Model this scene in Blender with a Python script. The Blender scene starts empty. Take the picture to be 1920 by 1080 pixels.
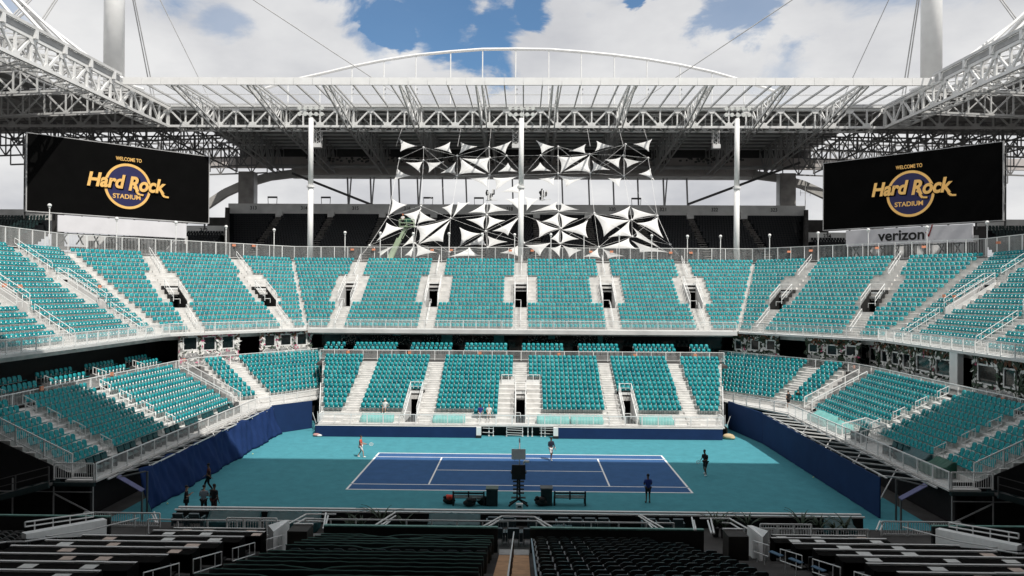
import bpy, bmesh, math, random
from math import sin, cos, pi, radians, sqrt, atan2
from mathutils import Vector, Matrix
import numpy as np
random.seed(7)
SC = bpy.context.scene
COL = SC.collection

# ------------------------------------------------------------------ camera
CF, CX, CY, CZ = 1333.28, 0.271, -54.429, 13.796
PIT, YAW, ROL = 0.003388, 0.016808, 0.006017
def _axes():
    R0 = Vector((cos(YAW), sin(YAW), 0)); Fh = Vector((-sin(YAW), cos(YAW), 0)); Z = Vector((0, 0, 1))
    F = Fh * cos(PIT) + Z * sin(PIT); U0 = Z * cos(PIT) - Fh * sin(PIT)
    return R0 * cos(ROL) + U0 * sin(ROL), F, U0 * cos(ROL) - R0 * sin(ROL)
AR, AF, AU = _axes()
CAMP = Vector((CX, CY, CZ))
cd = bpy.data.cameras.new('camera'); cam = bpy.data.objects.new('camera', cd); COL.objects.link(cam)
cd.sensor_width = 36; cd.lens = CF * 36 / 1920; cd.clip_start = 0.5; cd.clip_end = 3000
m = Matrix.Identity(4)
for i in range(3):
    m[i][0], m[i][1], m[i][2], m[i][3] = AR[i], AU[i], -AF[i], CAMP[i]
cam.matrix_world = m
SC.camera = cam
def ray(u, v): return AF + AR * ((u - 960) / CF) - AU * ((v - 540) / CF)
def PY(u, v, y):                       # point seen at pixel (u, v) of the photograph, at true depth y
    d = ray(u, v); return CAMP + d * ((y - CY) / d.y)
def PX(u, v, x):
    d = ray(u, v); return CAMP + d * ((x - CX) / d.x)
def PZ(u, v, z):
    d = ray(u, v); return CAMP + d * ((z - CZ) / d.z)
def PV(u, v, a, b):                    # on the vertical plane through plan points a, b
    d = ray(u, v); n = Vector((b[1] - a[1], a[0] - b[0], 0))
    return CAMP + d * ((Vector((a[0], a[1], 0)) - CAMP).dot(n) / d.dot(n))

# ------------------------------------------------------------------ light
SUNV = Vector((0.42, -0.50, 1.0)).normalized()      # towards the sun: behind the camera, right
SUN_EL = math.asin(SUNV.z); SUN_AZ = atan2(SUNV.x, SUNV.y)
W = bpy.data.worlds.new('World'); SC.world = W; W.use_nodes = True
nt = W.node_tree; nt.nodes.clear()
def N(t, **k):
    n = nt.nodes.new(t)
    for a, b in k.items(): setattr(n, a, b)
    return n
def L(a, b): nt.links.new(a, b)
def mth(op, a, b=None, c=None, clamp=False):
    n = N('ShaderNodeMath', operation=op, use_clamp=clamp)
    for i, x in enumerate((a, b, c)):
        if x is None: continue
        if isinstance(x, (int, float)): n.inputs[i].default_value = x
        else: L(x, n.inputs[i])
    return n.outputs[0]
out = N('ShaderNodeOutputWorld'); bg = N('ShaderNodeBackground'); L(bg.outputs[0], out.inputs[0])
sky = N('ShaderNodeTexSky', sky_type='NISHITA', sun_disc=False, sun_elevation=SUN_EL, sun_rotation=SUN_AZ, altitude=10, air_density=1.0, dust_density=0.6, ozone_density=2.5)
tc = N('ShaderNodeTexCoord'); sep = N('ShaderNodeSeparateXYZ'); L(tc.outputs['Generated'], sep.inputs[0])
den = mth('ADD', mth('MAXIMUM', sep.outputs[2], 0.0), 0.30)
cmb = N('ShaderNodeCombineXYZ'); L(mth('DIVIDE', sep.outputs[0], den), cmb.inputs[0]); L(mth('DIVIDE', sep.outputs[1], den), cmb.inputs[1])
n1 = N('ShaderNodeTexNoise'); n1.inputs['Scale'].default_value = 5.0; n1.inputs['Detail'].default_value = 9; n1.inputs['Roughness'].default_value = .58; n1.inputs['Distortion'].default_value = .35
L(cmb.outputs[0], n1.inputs['Vector'])
n2 = N('ShaderNodeTexNoise'); n2.inputs['Scale'].default_value = 2.0; n2.inputs['Detail'].default_value = 6; n2.inputs['Roughness'].default_value = .55
off = N('ShaderNodeVectorMath', operation='ADD'); off.inputs[1].default_value = (3.7, 1.1, 0); L(cmb.outputs[0], off.inputs[0]); L(off.outputs[0], n2.inputs['Vector'])
# gaps of blue in the cloud deck, where they stand in the sky
warp = mth('MULTIPLY', mth('SUBTRACT', n1.outputs[0], .5), .20)
holes = None
for hi_, (u, v, r) in enumerate(((850, 12, 92), (925, 48, 74), (990, 20, 50), (738, 58, 40), (702, 88, 28), (425, 48, 26), (1400, 5, 62), (1488, 86, 26), (1192, 0, 22), (0, 8, 34), (1480, 148, 34), (640, -90, 90), (1150, -140, 120), (300, -220, 160), (1700, -280, 200), (820, -360, 190), (-900, 100, 160), (2700, 60, 140))):
    d = ray(u, v).normalized()
    vd = N('ShaderNodeVectorMath', operation='DISTANCE'); nv = N('ShaderNodeVectorMath', operation='NORMALIZE')
    L(tc.outputs['Generated'], nv.inputs[0]); L(nv.outputs[0], vd.inputs[0]); vd.inputs[1].default_value = d
    rr = r / CF
    h = N('ShaderNodeMapRange', interpolation_type='SMOOTHSTEP'); L(mth('ADD', vd.outputs['Value'], warp), h.inputs[0])
    h.inputs[1].default_value = rr * (1.16 if hi_ not in (4, 5, 7, 9, 10) else 1.7); h.inputs[2].default_value = rr * (.66 if hi_ not in (4, 5, 7, 9, 10) else .0); h.inputs[3].default_value = 0; h.inputs[4].default_value = {4: .8, 5: .5, 6: .7, 7: .55, 9: .5, 10: .4}.get(hi_, 1)
    holes = h.outputs[0] if holes is None else mth('MAXIMUM', holes, h.outputs[0])
cover = mth('SUBTRACT', 1.0, mth('MULTIPLY', holes, .93))
ramp = N('ShaderNodeValToRGB'); L(n2.outputs[0], ramp.inputs[0])
ramp.color_ramp.elements[0].position = .32; ramp.color_ramp.elements[0].color = (5.9, 6.0, 6.35, 1)
ramp.color_ramp.elements[1].position = .62; ramp.color_ramp.elements[1].color = (8.7, 8.7, 8.72, 1)
skym = N('ShaderNodeMix', data_type='RGBA', blend_type='MULTIPLY'); skym.inputs[0].default_value = 1
L(sky.outputs[0], skym.inputs[6]); skym.inputs[7].default_value = (.66, 1.04, 1.22, 1)
mx = N('ShaderNodeMix', data_type='RGBA'); L(cover, mx.inputs[0]); L(skym.outputs[2], mx.inputs[6]); L(ramp.outputs[0], mx.inputs[7])
L(mx.outputs[2], bg.inputs[0]); bg.inputs[1].default_value = 0.095
sl = bpy.data.lights.new('sun', 'SUN'); sl.energy = 4.2; sl.angle = radians(.53); sl.color = (1, .955, .89)
sun = bpy.data.objects.new('sun', sl); COL.objects.link(sun); sun.rotation_euler = SUNV.to_track_quat('Z', 'Y').to_euler(); sun.location = (40, -60, 120)
vs = SC.view_settings; vs.view_transform = 'Standard'; vs.look = 'None'; vs.exposure = 0.0; vs.gamma = 1; vs.use_curve_mapping = False
SC.cycles.max_bounces = 6

# ------------------------------------------------------------------ materials
MATS = {}
def mat(name, col, rough=.6, var=.12, scale=3.0, metal=0, spec=.5, bump=0, emit=None, alpha=None, trans=None):
    if name in MATS: return MATS[name]
    M = bpy.data.materials.new(name); M.use_nodes = True; t = M.node_tree; b = t.nodes['Principled BSDF']
    b.inputs['Roughness'].default_value = rough; b.inputs['Metallic'].default_value = metal; b.inputs['Specular IOR Level'].default_value = spec
    g = t.nodes.new('ShaderNodeNewGeometry'); nz = t.nodes.new('ShaderNodeTexNoise'); nz.inputs['Scale'].default_value = scale; nz.inputs['Detail'].default_value = 5
    t.links.new(g.outputs['Position'], nz.inputs['Vector'])
    r = t.nodes.new('ShaderNodeValToRGB'); t.links.new(nz.outputs[0], r.inputs[0])
    r.color_ramp.elements[0].position = .3; r.color_ramp.elements[1].position = .7
    r.color_ramp.elements[0].color = tuple(c * (1 - var) for c in col) + (1,); r.color_ramp.elements[1].color = tuple(min(1, c * (1 + var)) for c in col) + (1,)
    t.links.new(r.outputs[0], b.inputs['Base Color'])
    if bump:
        bp = t.nodes.new('ShaderNodeBump'); bp.inputs['Strength'].default_value = bump; bp.inputs['Distance'].default_value = .05
        t.links.new(nz.outputs[0], bp.inputs['Height']); t.links.new(bp.outputs[0], b.inputs['Normal'])
    if emit:
        b.inputs['Emission Color'].default_value = tuple(col) + (1,); b.inputs['Emission Strength'].default_value = emit
    if trans: b.inputs['Transmission Weight'].default_value = trans
    MATS[name] = M; return M
white = mat('white_steel', (.84, .84, .83), .5, .05, .7, spec=.3)
wdull = mat('weathered_white_steel', (.66, .66, .65), .6, .14, .5)
grey = mat('grey_steel', (.45, .45, .45), .6, .15, .6)
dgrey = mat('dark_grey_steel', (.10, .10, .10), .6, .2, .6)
alu = mat('aluminium_tread', (.64, .63, .61), .55, .16, 1.3)
alu_d = mat('concrete_riser', (.42, .41, .40), .75, .18, 1.3)
teal = mat('teal_plastic', (.013, .290, .318), .45, .26, 6, spec=.3)
tealf = mat('sun_faded_teal_plastic', (.045, .36, .385), .5, .2, 6, spec=.3); teald = mat('deep_teal_plastic', (.008, .225, .265), .42, .2, 6, spec=.3)
teal2 = mat('teal_fabric_cover', (.16, .42, .40), .8, .14, 1.5)
dteal = mat('dark_teal_vinyl', (.012, .075, .085), .45, .2, 2)
green_t = mat('green_tarp', (.012, .085, .055), .6, .25, 1.5)
black = mat('black_paint', (.012, .012, .013), .7, .2, 2)
blackp = mat('black_plastic', (.020, .020, .020), .34, .25, 3, spec=.5); kseat = mat('black_seat_plastic', (.040, .040, .040), .30, .3, 5, spec=.7)
blackf = mat('black_net_and_shade', (.010, .010, .011), .95, .25, 2)
blue = mat('blue_wall_vinyl', (.014, .036, .108), .8, .10, .8, spec=.15)
navy_c = mat('blue_curtain_cloth', (.015, .036, .118), .9, .12, 1.2, spec=.1)
conc = mat('concrete', (.36, .355, .34), .85, .18, .7, bump=.1)
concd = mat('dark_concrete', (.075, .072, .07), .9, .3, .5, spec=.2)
orange = mat('orange_plastic', (.80, .30, .17), .5, .1)
tan = mat('plywood_tan', (.56, .33, .18), .8, .18, 2)
paper = mat('paper_mat', (.68, .55, .47), .8, .1)
paperw = mat('pale_paper_mat', (.78, .79, .76), .8, .06)
sailm = mat('white_sail_fabric', (.80, .80, .79), .8, .05, .6)
gold = mat('gold_screen_letters', (.72, .43, .13), .5, .10, 1.2, emit=.35)
navy_s = mat('navy_screen_disc', (.015, .015, .075), .5, .1, 1, emit=.25)
screen_m = mat('black_screen', (.0045, .0045, .0045), .95, .15, .6, spec=.05)
skin1 = mat('light_skin', (.50, .29, .20), .55, .05); skin2 = mat('brown_skin', (.16, .08, .05), .55, .05)
glassd = mat('dark_glass', (.006, .01, .011), .08, .1, 1, spec=.6)
leafd = mat('dark_leaf', (.03, .055, .028), .6, .4, 3); leafw = mat('white_blossom', (.80, .79, .76), .7, .08, 3); leafp = mat('pink_blossom', (.60, .10, .22), .7, .2, 3); leafr = mat('rust_foliage', (.18, .07, .035), .7, .3, 3)
# court surfaces
courtm = mat('teal_court_acrylic', (.070, .272, .325), .85, .17, .35, spec=.12)
bluec = mat('blue_court_acrylic', (.050, .125, .285), .85, .15, .35, spec=.12)
linem = mat('white_court_paint', (.90, .90, .90), .7, .03, 2)
for M_ in (courtm, bluec):
    for n_ in M_.node_tree.nodes:
        if n_.type == 'TEX_NOISE': n_.inputs['Scale'].default_value = 1.1; n_.inputs['Detail'].default_value = 12; n_.inputs['Roughness'].default_value = .78
# translucent roof panel
def panel_mat():
    M = bpy.data.materials.new('translucent_roof_panel'); M.use_nodes = True; t = M.node_tree; b = t.nodes['Principled BSDF']
    b.inputs['Base Color'].default_value = (.86, .87, .88, 1); b.inputs['Roughness'].default_value = .3
    tr = t.nodes.new('ShaderNodeBsdfTranslucent'); tr.inputs[0].default_value = (.84, .86, .88, 1)
    tp = t.nodes.new('ShaderNodeBsdfTransparent'); tp.inputs[0].default_value = (.985, .985, .985, 1)
    m1 = t.nodes.new('ShaderNodeMixShader'); m1.inputs[0].default_value = .5; m2 = t.nodes.new('ShaderNodeMixShader')
    g = t.nodes.new('ShaderNodeNewGeometry'); nz = t.nodes.new('ShaderNodeTexNoise'); nz.inputs['Scale'].default_value = .5; nz.inputs['Detail'].default_value = 6
    t.links.new(g.outputs['Position'], nz.inputs['Vector'])
    r = t.nodes.new('ShaderNodeMapRange'); t.links.new(nz.outputs[0], r.inputs[0]); r.inputs[3].default_value = .10; r.inputs[4].default_value = .30
    t.links.new(b.outputs[0], m1.inputs[1]); t.links.new(tr.outputs[0], m1.inputs[2])
    t.links.new(r.outputs[0], m2.inputs[0]); t.links.new(tp.outputs[0], m2.inputs[1]); t.links.new(m1.outputs[0], m2.inputs[2])
    t.links.new(m2.outputs[0], t.nodes['Material Output'].inputs[0]); return M
panelm = panel_mat()
def diffuse_panel():
    M = bpy.data.materials.new('milky_roof_panel'); M.use_nodes = True; t = M.node_tree; t.nodes.remove(t.nodes['Principled BSDF'])
    tr = t.nodes.new('ShaderNodeBsdfTranslucent'); tr.inputs[0].default_value = (.36, .37, .38, 1); t.links.new(tr.outputs[0], t.nodes['Material Output'].inputs[0]); return M
diffp = diffuse_panel()

# ------------------------------------------------------------------ mesh helpers
class MB:
    def __init__(s): s.v = []; s.f = []; s.m = []
    def add(s, v, f, mi=0):
        o = len(s.v); s.v += [tuple(x) for x in v]; s.f += [tuple(i + o for i in q) for q in f]; s.m += [mi] * len(f); return s
    def box(s, c, d, rz=0, mi=0):
        x, y, z = d[0] / 2, d[1] / 2, d[2] / 2; ca, sa = cos(rz), sin(rz); V = []
        for k in (-z, z):
            for (a, b) in ((-x, -y), (x, -y), (x, y), (-x, y)): V.append((c[0] + a * ca - b * sa, c[1] + a * sa + b * ca, c[2] + k))
        return s.add(V, BOXF, mi)
    def bb(s, x0, x1, y0, y1, z0, z1, mi=0): return s.box(((x0 + x1) / 2, (y0 + y1) / 2, (z0 + z1) / 2), (x1 - x0, y1 - y0, z1 - z0), 0, mi)
    def prism(s, poly, z0, z1, mi=0):          # plan polygon, z0 / z1 floats
        n = len(poly); V = [(p[0], p[1], z0) for p in poly] + [(p[0], p[1], z1) for p in poly]
        F = [tuple(range(n - 1, -1, -1)), tuple(range(n, 2 * n))] + [(i, (i + 1) % n, n + (i + 1) % n, n + i) for i in range(n)]
        return s.add(V, F, mi)
    def bar(s, p, q, w=.1, h=None, mi=0, up=(0, 0, 1)):
        h = h or w; p = Vector(p); q = Vector(q); d = q - p
        if d.length < 1e-6: return s
        d.normalize(); up = Vector(up)
        if abs(d.dot(up)) > .99: up = Vector((0, 1, 0))
        a = d.cross(up).normalized() * (w / 2); b = a.cross(d).normalized() * (h / 2)
        V = [p - a - b, p + a - b, p + a + b, p - a + b, q - a - b, q + a - b, q + a + b, q - a + b]
        return s.add(V, BARF, mi)
    def tube(s, p, q, r, n=8, r2=None, mi=0):
        r2 = r if r2 is None else r2; p = Vector(p); q = Vector(q); d = q - p
        if d.length < 1e-6: return s
        d.normalize(); up = Vector((0, 0, 1)) if abs(d.z) < .95 else Vector((0, 1, 0))
        a = d.cross(up).normalized(); b = a.cross(d)
        V = [p + (a * cos(2 * pi * i / n) + b * sin(2 * pi * i / n)) * r for i in range(n)] + [q + (a * cos(2 * pi * i / n) + b * sin(2 * pi * i / n)) * r2 for i in range(n)]
        F = [(i, (i + 1) % n, n + (i + 1) % n, n + i) for i in range(n)] + [tuple(range(n - 1, -1, -1)), tuple(range(n, 2 * n))]
        return s.add(V, F, mi)
    def path(s, pts, r, n=6, mi=0):
        for a, b in zip(pts, pts[1:]): s.tube(a, b, r, n, None, mi)
        return s
    def ell(s, c, r, mi=0, n=8, k=5):
        V = []; F = []
        for j in range(k + 1):
            t = pi * j / k
            for i in range(n): V.append((c[0] + r[0] * sin(t) * cos(2 * pi * i / n), c[1] + r[1] * sin(t) * sin(2 * pi * i / n), c[2] + r[2] * cos(t)))
        for j in range(k):
            for i in range(n): F.append((j * n + i, j * n + (i + 1) % n, (j + 1) * n + (i + 1) % n, (j + 1) * n + i))
        return s.add(V, F, mi)
    def mesh(s, name, mats):
        me = bpy.data.meshes.new(name); me.from_pydata(s.v, [], s.f)
        for k in (mats if isinstance(mats, (list, tuple)) else [mats]): me.materials.append(k)
        if any(s.m): me.polygons.foreach_set('material_index', s.m)
        me.update(); return me
    def build(s, name, mats, parent=None, **kw): return link(name, s.mesh(name, mats), parent, **kw)
BOXF = [(3, 2, 1, 0), (4, 5, 6, 7), (0, 1, 5, 4), (1, 2, 6, 5), (2, 3, 7, 6), (3, 0, 4, 7)]
BARF = [(3, 2, 1, 0), (4, 5, 6, 7), (0, 1, 5, 4), (1, 2, 6, 5), (2, 3, 7, 6), (3, 0, 4, 7)]
def link(name, data, parent=None, loc=None, rz=None, kind=None, label=None, cat=None, group=None):
    o = bpy.data.objects.new(name, data); COL.objects.link(o)
    if parent is not None: o.parent = parent
    if loc is not None: o.location = loc
    if rz is not None: o.rotation_euler = (0, 0, rz)
    if kind: o['kind'] = kind
    if label: o['label'] = label
    if cat: o['category'] = cat
    if group: o['group'] = group
    return o
def thing(name, label, cat, loc=(0, 0, 0), rz=0, group=None): return link(name, None, None, loc, rz, None, label, cat, group)
def smooth(o):
    o.data.polygons.foreach_set('use_smooth', [True] * len(o.data.polygons)); return o
KIDS = {}
def copy_thing(o, loc, rz=0, label=None):
    c = o.copy(); COL.objects.link(c); c.location = loc; c.rotation_euler = (0, 0, rz)
    if label: c['label'] = label
    for ch in list(o.children):
        d = ch.copy(); COL.objects.link(d); d.parent = c
        for g in list(ch.children):
            e = g.copy(); COL.objects.link(e); e.parent = d
    return c
def text_mesh(s, size=1.0, bold=0.0, shear=0.0, extrude=.02, spacing=1.0):
    cu = bpy.data.curves.new('t', 'FONT'); cu.body = s; cu.size = size; cu.offset = bold; cu.shear = shear; cu.extrude = extrude; cu.space_character = spacing
    cu.align_x = 'CENTER'; cu.align_y = 'CENTER'
    o = bpy.data.objects.new('t', cu); COL.objects.link(o)
    dg = bpy.context.evaluated_depsgraph_get(); me = bpy.data.meshes.new_from_object(o.evaluated_get(dg))
    bpy.data.objects.remove(o); bpy.data.curves.remove(cu); return me
def fit_mesh(me, w, h, mt):
    co = np.empty(len(me.vertices) * 3); me.vertices.foreach_get('co', co); co = co.reshape(-1, 3)
    lo, hi = co.min(0), co.max(0); c = (lo + hi) / 2
    co[:, 0] = (co[:, 0] - c[0]) * (w / (hi[0] - lo[0])); co[:, 1] = (co[:, 1] - c[1]) * (h / (hi[1] - lo[1]))
    me.vertices.foreach_set('co', co.ravel()); me.materials.clear(); me.materials.append(mt); me.update(); return me
def wall_frame(o, origin, ex, ez, out):       # put a flat (x,y) mesh on a wall: x->ex, y->ez, z->out
    M4 = Matrix.Identity(4)
    for i in range(3): M4[i][0], M4[i][1], M4[i][2], M4[i][3] = ex[i], ez[i], out[i], origin[i]
    o.matrix_world = M4; return o

# ------------------------------------------------------------------ ground and court
g = MB(); g.add([(-900, -900, -.05), (900, -900, -.05), (900, 900, -.05), (-900, 900, -.05)], [(0, 1, 2, 3)]).build('ground', concd, kind='structure')
MB().add([(-24.5, -16, -.002), (24.5, -16, -.002), (24.5, 20, -.002), (-24.5, 20, -.002)], [(0, 1, 2, 3)]).build('court_surround', courtm, kind='structure')
LX, WY, SY, VX = 11.885, 5.485, 4.115, 6.40
MB().add([(-LX, -WY, .003), (LX, -WY, .003), (LX, WY, .003), (-LX, WY, .003)], [(0, 1, 2, 3)]).build('tennis_court', bluec, kind='structure')
def stripe(x0, x1, y0, y1): MB().add([(x0, y0, .008), (x1, y0, .008), (x1, y1, .008), (x0, y1, .008)], [(0, 1, 2, 3)]).build('court_line', linem, kind='structure')
w = .075
for s in (-1, 1):
    stripe(-LX - w, LX + w, s * WY - w, s * WY + w); stripe(-LX + w, LX - w, s * SY - w * .8, s * SY + w * .8)
    stripe(s * LX - w, s * LX + w, -WY + w, -SY - w); stripe(s * LX - w, s * LX + w, SY + w, WY - w); stripe(s * LX - w, s * LX + w, -SY + w, SY - w)
    stripe(s * VX - w * .8, s * VX + w * .8, -SY + w, SY - w)
stripe(-VX + w, VX - w, -w * .8, w * .8)

# ------------------------------------------------------------------ railings
UNITPOST = {}
def railing(name, label, pts, h=1.05, step=1.55, picket=.14, mt=None, cat='railing', group=None, toph=.07, kick=0.0):
    mt = mt or white; t = thing(name, label, cat, pts[0], 0, group); o = Vector(pts[0])
    top = MB(); bot = MB(); pk = MB(); posts = []
    for a, b in zip(pts, pts[1:]):
        a = Vector(a) - o; b = Vector(b) - o; ln = (b - a).length; n = max(1, round(ln / step)); H = Vector((0, 0, h))
        top.bar(a + H, b + H, .06, toph); bot.bar(a + Vector((0, 0, .10)), b + Vector((0, 0, .10)), .04, .05)
        if kick: bot.bar(a + Vector((0, 0, kick / 2 - .02)), b + Vector((0, 0, kick / 2 - .02)), .02, kick)
        for i in range(n + 1):
            if i == 0 and posts and (posts[-1] - a).length < .01: continue
            posts.append(a + (b - a) * (i / n))
        if picket:
            k = int(ln / picket)
            for i in range(1, k):
                p = a + (b - a) * (i / k); pk.bar(p + Vector((0, 0, .12)), p + Vector((0, 0, h - .03)), .020)
    top.build('top_rail', mt, t); bot.build('bottom_rail', mt, t)
    key = (round(h, 2), mt.name)
    if key not in UNITPOST: UNITPOST[key] = MB().bar((0, 0, -.02), (0, 0, h), .075).mesh('post', mt)
    for p in posts[:300]: link('post', UNITPOST[key], t, p)
    if picket and pk.v: pk.build('balusters', mt, t, kind='stuff')
    return t
def handrail(label, pts, h=.95, r=.028, group=None, mt=None, closed=True):      # a looped tube rail on legs
    t = thing('handrail', label, 'handrail', pts[0], 0, group); o = Vector(pts[0]); P = [Vector(p) - o for p in pts]; H = Vector((0, 0, h)); M = Vector((0, 0, h * .45))
    b = MB(); b.path([p + H for p in P], r)
    if closed: b.path([p + M for p in P], r); b.path([P[0] + H, P[0] + M], r); b.path([P[-1] + H, P[-1] + M], r)
    b.build('rail', mt or white, t)
    n = max(1, round((P[-1] - P[0]).length / 1.6))
    for i in range(n + 1):
        q = P[0] + (P[-1] - P[0]) * ((i + .5) / (n + 1)); MB().tube(q - Vector((0, 0, .03)), q + H, r * .9, 6).build('post', mt or white, t)
    return t

# ------------------------------------------------------------------ seats
def seat_parts(W2=.208, Hb=.44, R=.13, zs=.42, up=False):
    b = MB(); n = 5
    prof = [(-W2 * .92, 0), (W2 * .92, 0), (W2, Hb - R)] + [(W2 - R + R * cos(a), Hb - R + R * sin(a)) for a in (pi / 4, pi / 2)] + [(-W2 + R - R * cos(a), Hb - R + R * sin(a)) for a in (pi / 2, pi / 4)] + [(-W2, Hb - R)]
    def P(x, z, d): return (x, .02 + z * .20 + d + .10 * (x / W2) ** 2 * -.35, zs + z)
    V = [P(x, z, 0) for x, z in prof] + [P(x, z, .045) for x, z in prof]; k = len(prof)
    F = [tuple(range(k)), tuple(range(2 * k - 1, k - 1, -1))] + [(i, k + i, k + (i + 1) % k, (i + 1) % k) for i in range(k)]
    b.add(V, F)
    p = MB(); p.add([(-.21, 0, .37), (.21, 0, .37), (.20, -.36, .45), (-.20, -.36, .45), (-.21, .01, .42), (.21, .01, .42), (.20, -.37, .50), (-.20, -.37, .50)], BARF)
    s = MB(); s.bb(-.236, -.212, -.06, .03, 0, .56); s.bb(-.21, .21, -.01, .02, .34, .38)
    if up: p = MB(); p.bb(-.19, .19, -.12, -.03, .26, .40); s = MB(); s.bb(-.246, -.230, -.05, .02, 0, .50); s.bb(-.21, .21, -.01, .01, .2, .24)
    return b, p, s
SB, SP, SS = seat_parts(); UB, UP, US = seat_parts(.228, .385, .11, .25, True)
SEATS = []      # (x, y, z, facing angle rz, pitch key)
# ------------------------------------------------------------------ grandstand sections
VOIDM = mat('vomitory_shade_paint', (.01, .01, .01), .95, .2)  # near-black colour stands for the shade inside the doorways
def section(name, label, O, d, n, rows, tread, rise, z0, lf, rf, aisles, voms=(), wide=(), pitch=.5, gap=1.2, mirror=False, cat='grandstand', skip=None, under=.0, seat_d=.55, ltrim=0, rtrim=0):
    """O: plan origin of the front row, d: along the row, n: outwards. lf/rf: (a, b) ends s = a + b*t."""
    if mirror: O = (-O[0], O[1]); d = (-d[0], d[1]); n = (-n[0], n[1])
    O = Vector((O[0], O[1])); d = Vector(d); n = Vector(n); rz = atan2(n.y, n.x) - pi / 2
    t = thing(name, label, cat, (O.x, O.y, z0 - rise)); org = Vector((O.x, O.y, z0 - rise))
    def pt(s, tt): q = O + d * s + n * tt - O; return (q.x, q.y)
    steps = {}
    for i in range(rows):
        z = z0 + rise * i; t0 = tread * i; t1 = t0 + tread; iv = [(None, None)]
        cuts = sorted([(a, b) for (a, b, r0, r1) in voms if r0 <= i <= r1])
        b = MB(); lo0, lo1 = lf[0] + lf[1] * t0, lf[0] + lf[1] * t1; hi0, hi1 = rf[0] + rf[1] * t0, rf[0] + rf[1] * t1
        cur0, cur1 = lo0, lo1
        for (a, c) in cuts + [(None, None)]:
            e0, e1 = (hi0, hi1) if a is None else (a, a)
            if e0 > cur0 + .05 or e1 > cur1 + .05:
                e0 = max(e0, cur0 + .01); e1 = max(e1, cur1 + .01)
                b.prism([pt(cur0, t0), pt(e0, t0), pt(e1, t1), pt(cur1, t1)], rise * i - .02 - under, rise * (i + 1), 0)
            if a is not None: cur0 = cur1 = c
        me = b.mesh('tread', [alu]); link('tread', me, t)
        tm = t0 + seat_d
        lo = lf[0] + lf[1] * tm + .12 + ltrim; hi = rf[0] + rf[1] * tm - .12 - rtrim
        blocks = [(a - w_ / 2, a + w_ / 2) for (a, w_) in aisles] + [(a, b_) for (a, b_, r0, r1) in wide if r0 <= i <= r1] + [(a - .1, c + .1) for (a, c) in cuts]
        blocks.sort(); cur = lo
        for (a, c) in blocks + [(hi, hi)]:
            a = min(a, hi); k = int((a - cur) / pitch + .02)
            if k > 0:
                m0 = cur + ((a - cur) - k * pitch) / 2
                for j in range(k):
                    s = m0 + (j + .5) * pitch
                    if skip and skip(s, i): continue
                    q = O + d * s + n * tm; SEATS.append((q.x, q.y, z, rz))
            cur = max(cur, c)
        for (ai, (a, w_)) in enumerate(aisles):      # half steps in the aisles
            if any(v0 < a < v1 for (v0, v1) in cuts): continue
            if not (lf[0] + lf[1] * t0 - .2 < a < rf[0] + rf[1] * t0 + .2): continue
            sb = MB(); steps[(ai, i)] = sb
            sb.prism([pt(a - w_ / 2 + .1, t0 + .012), pt(a + w_ / 2 - .1, t0 + .012), pt(a + w_ / 2 - .1, t0 - tread * .45), pt(a - w_ / 2 + .1, t0 - tread * .45)], rise * i - .01, rise * (i + .5) , 0)
    for sb in steps.values(): sb.build('aisle_step', [alu], t)
    for (a, c, r0, r1) in voms:
        zf = rise * (r0) - .02; zt = rise * (r1 + 2) + .05; ta = tread * r0; tb = tread * (r1 + 1); b = MB()
        wl = .10
        zc = zf + 2.35
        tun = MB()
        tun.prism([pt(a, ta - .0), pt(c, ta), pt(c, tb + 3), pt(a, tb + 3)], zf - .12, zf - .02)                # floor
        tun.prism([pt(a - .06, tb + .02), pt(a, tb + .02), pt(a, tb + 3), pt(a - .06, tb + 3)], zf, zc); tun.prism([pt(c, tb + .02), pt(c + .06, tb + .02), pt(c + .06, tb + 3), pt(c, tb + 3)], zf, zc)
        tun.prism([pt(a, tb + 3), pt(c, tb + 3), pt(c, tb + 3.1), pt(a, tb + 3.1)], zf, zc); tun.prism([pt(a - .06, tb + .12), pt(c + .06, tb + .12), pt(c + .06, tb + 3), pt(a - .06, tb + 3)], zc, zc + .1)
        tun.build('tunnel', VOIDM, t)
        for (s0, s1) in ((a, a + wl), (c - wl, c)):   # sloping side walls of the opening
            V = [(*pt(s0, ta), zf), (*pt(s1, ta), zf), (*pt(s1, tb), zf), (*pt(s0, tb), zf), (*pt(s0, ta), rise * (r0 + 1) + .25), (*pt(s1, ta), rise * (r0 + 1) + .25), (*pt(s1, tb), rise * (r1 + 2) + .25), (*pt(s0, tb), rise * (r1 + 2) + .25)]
            MB().add(V, BOXF).build('side_wall', VOIDM if abs(n.x) > .2 and abs(n.y) > .2 else wdull, t)  # corner walls painted near-black so the openings look unlit
        MB().prism([pt(a, tb), pt(c, tb), pt(c, tb + .1), pt(a, tb + .1)], zc - .30, rise * (r1 + 2) + .25).build('header', white, t)
        for s0 in (a + .03, c - .03):
            P0 = (*pt(s0, ta - .1), 0); P1 = (*pt(s0, tb), 0)
            r_ = MB(); A = Vector((P0[0], P0[1], rise * (r0 + 1) + 1.15)); B = Vector((P1[0], P1[1], rise * (r1 + 2) + 1.15)); dn = Vector((0, 0, -.9))
            r_.path([A, B], .035); r_.path([A + dn * .5, B + dn * .5], .025); r_.path([A, A + dn], .035); r_.path([B, B + dn], .035); r_.path([(A + B) / 2, (A + B) / 2 + dn], .03)
            r_.build('guard_rail', white, t)
        A = Vector((*pt(a, tb + .05), rise * (r1 + 2) + 1.15)); B = Vector((*pt(c, tb + .05), rise * (r1 + 2) + 1.15)); r_ = MB().path([A, B], .035).path([A - Vector((0, 0, .45)), B - Vector((0, 0, .45))], .025); r_.build('guard_rail', white, t)
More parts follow.
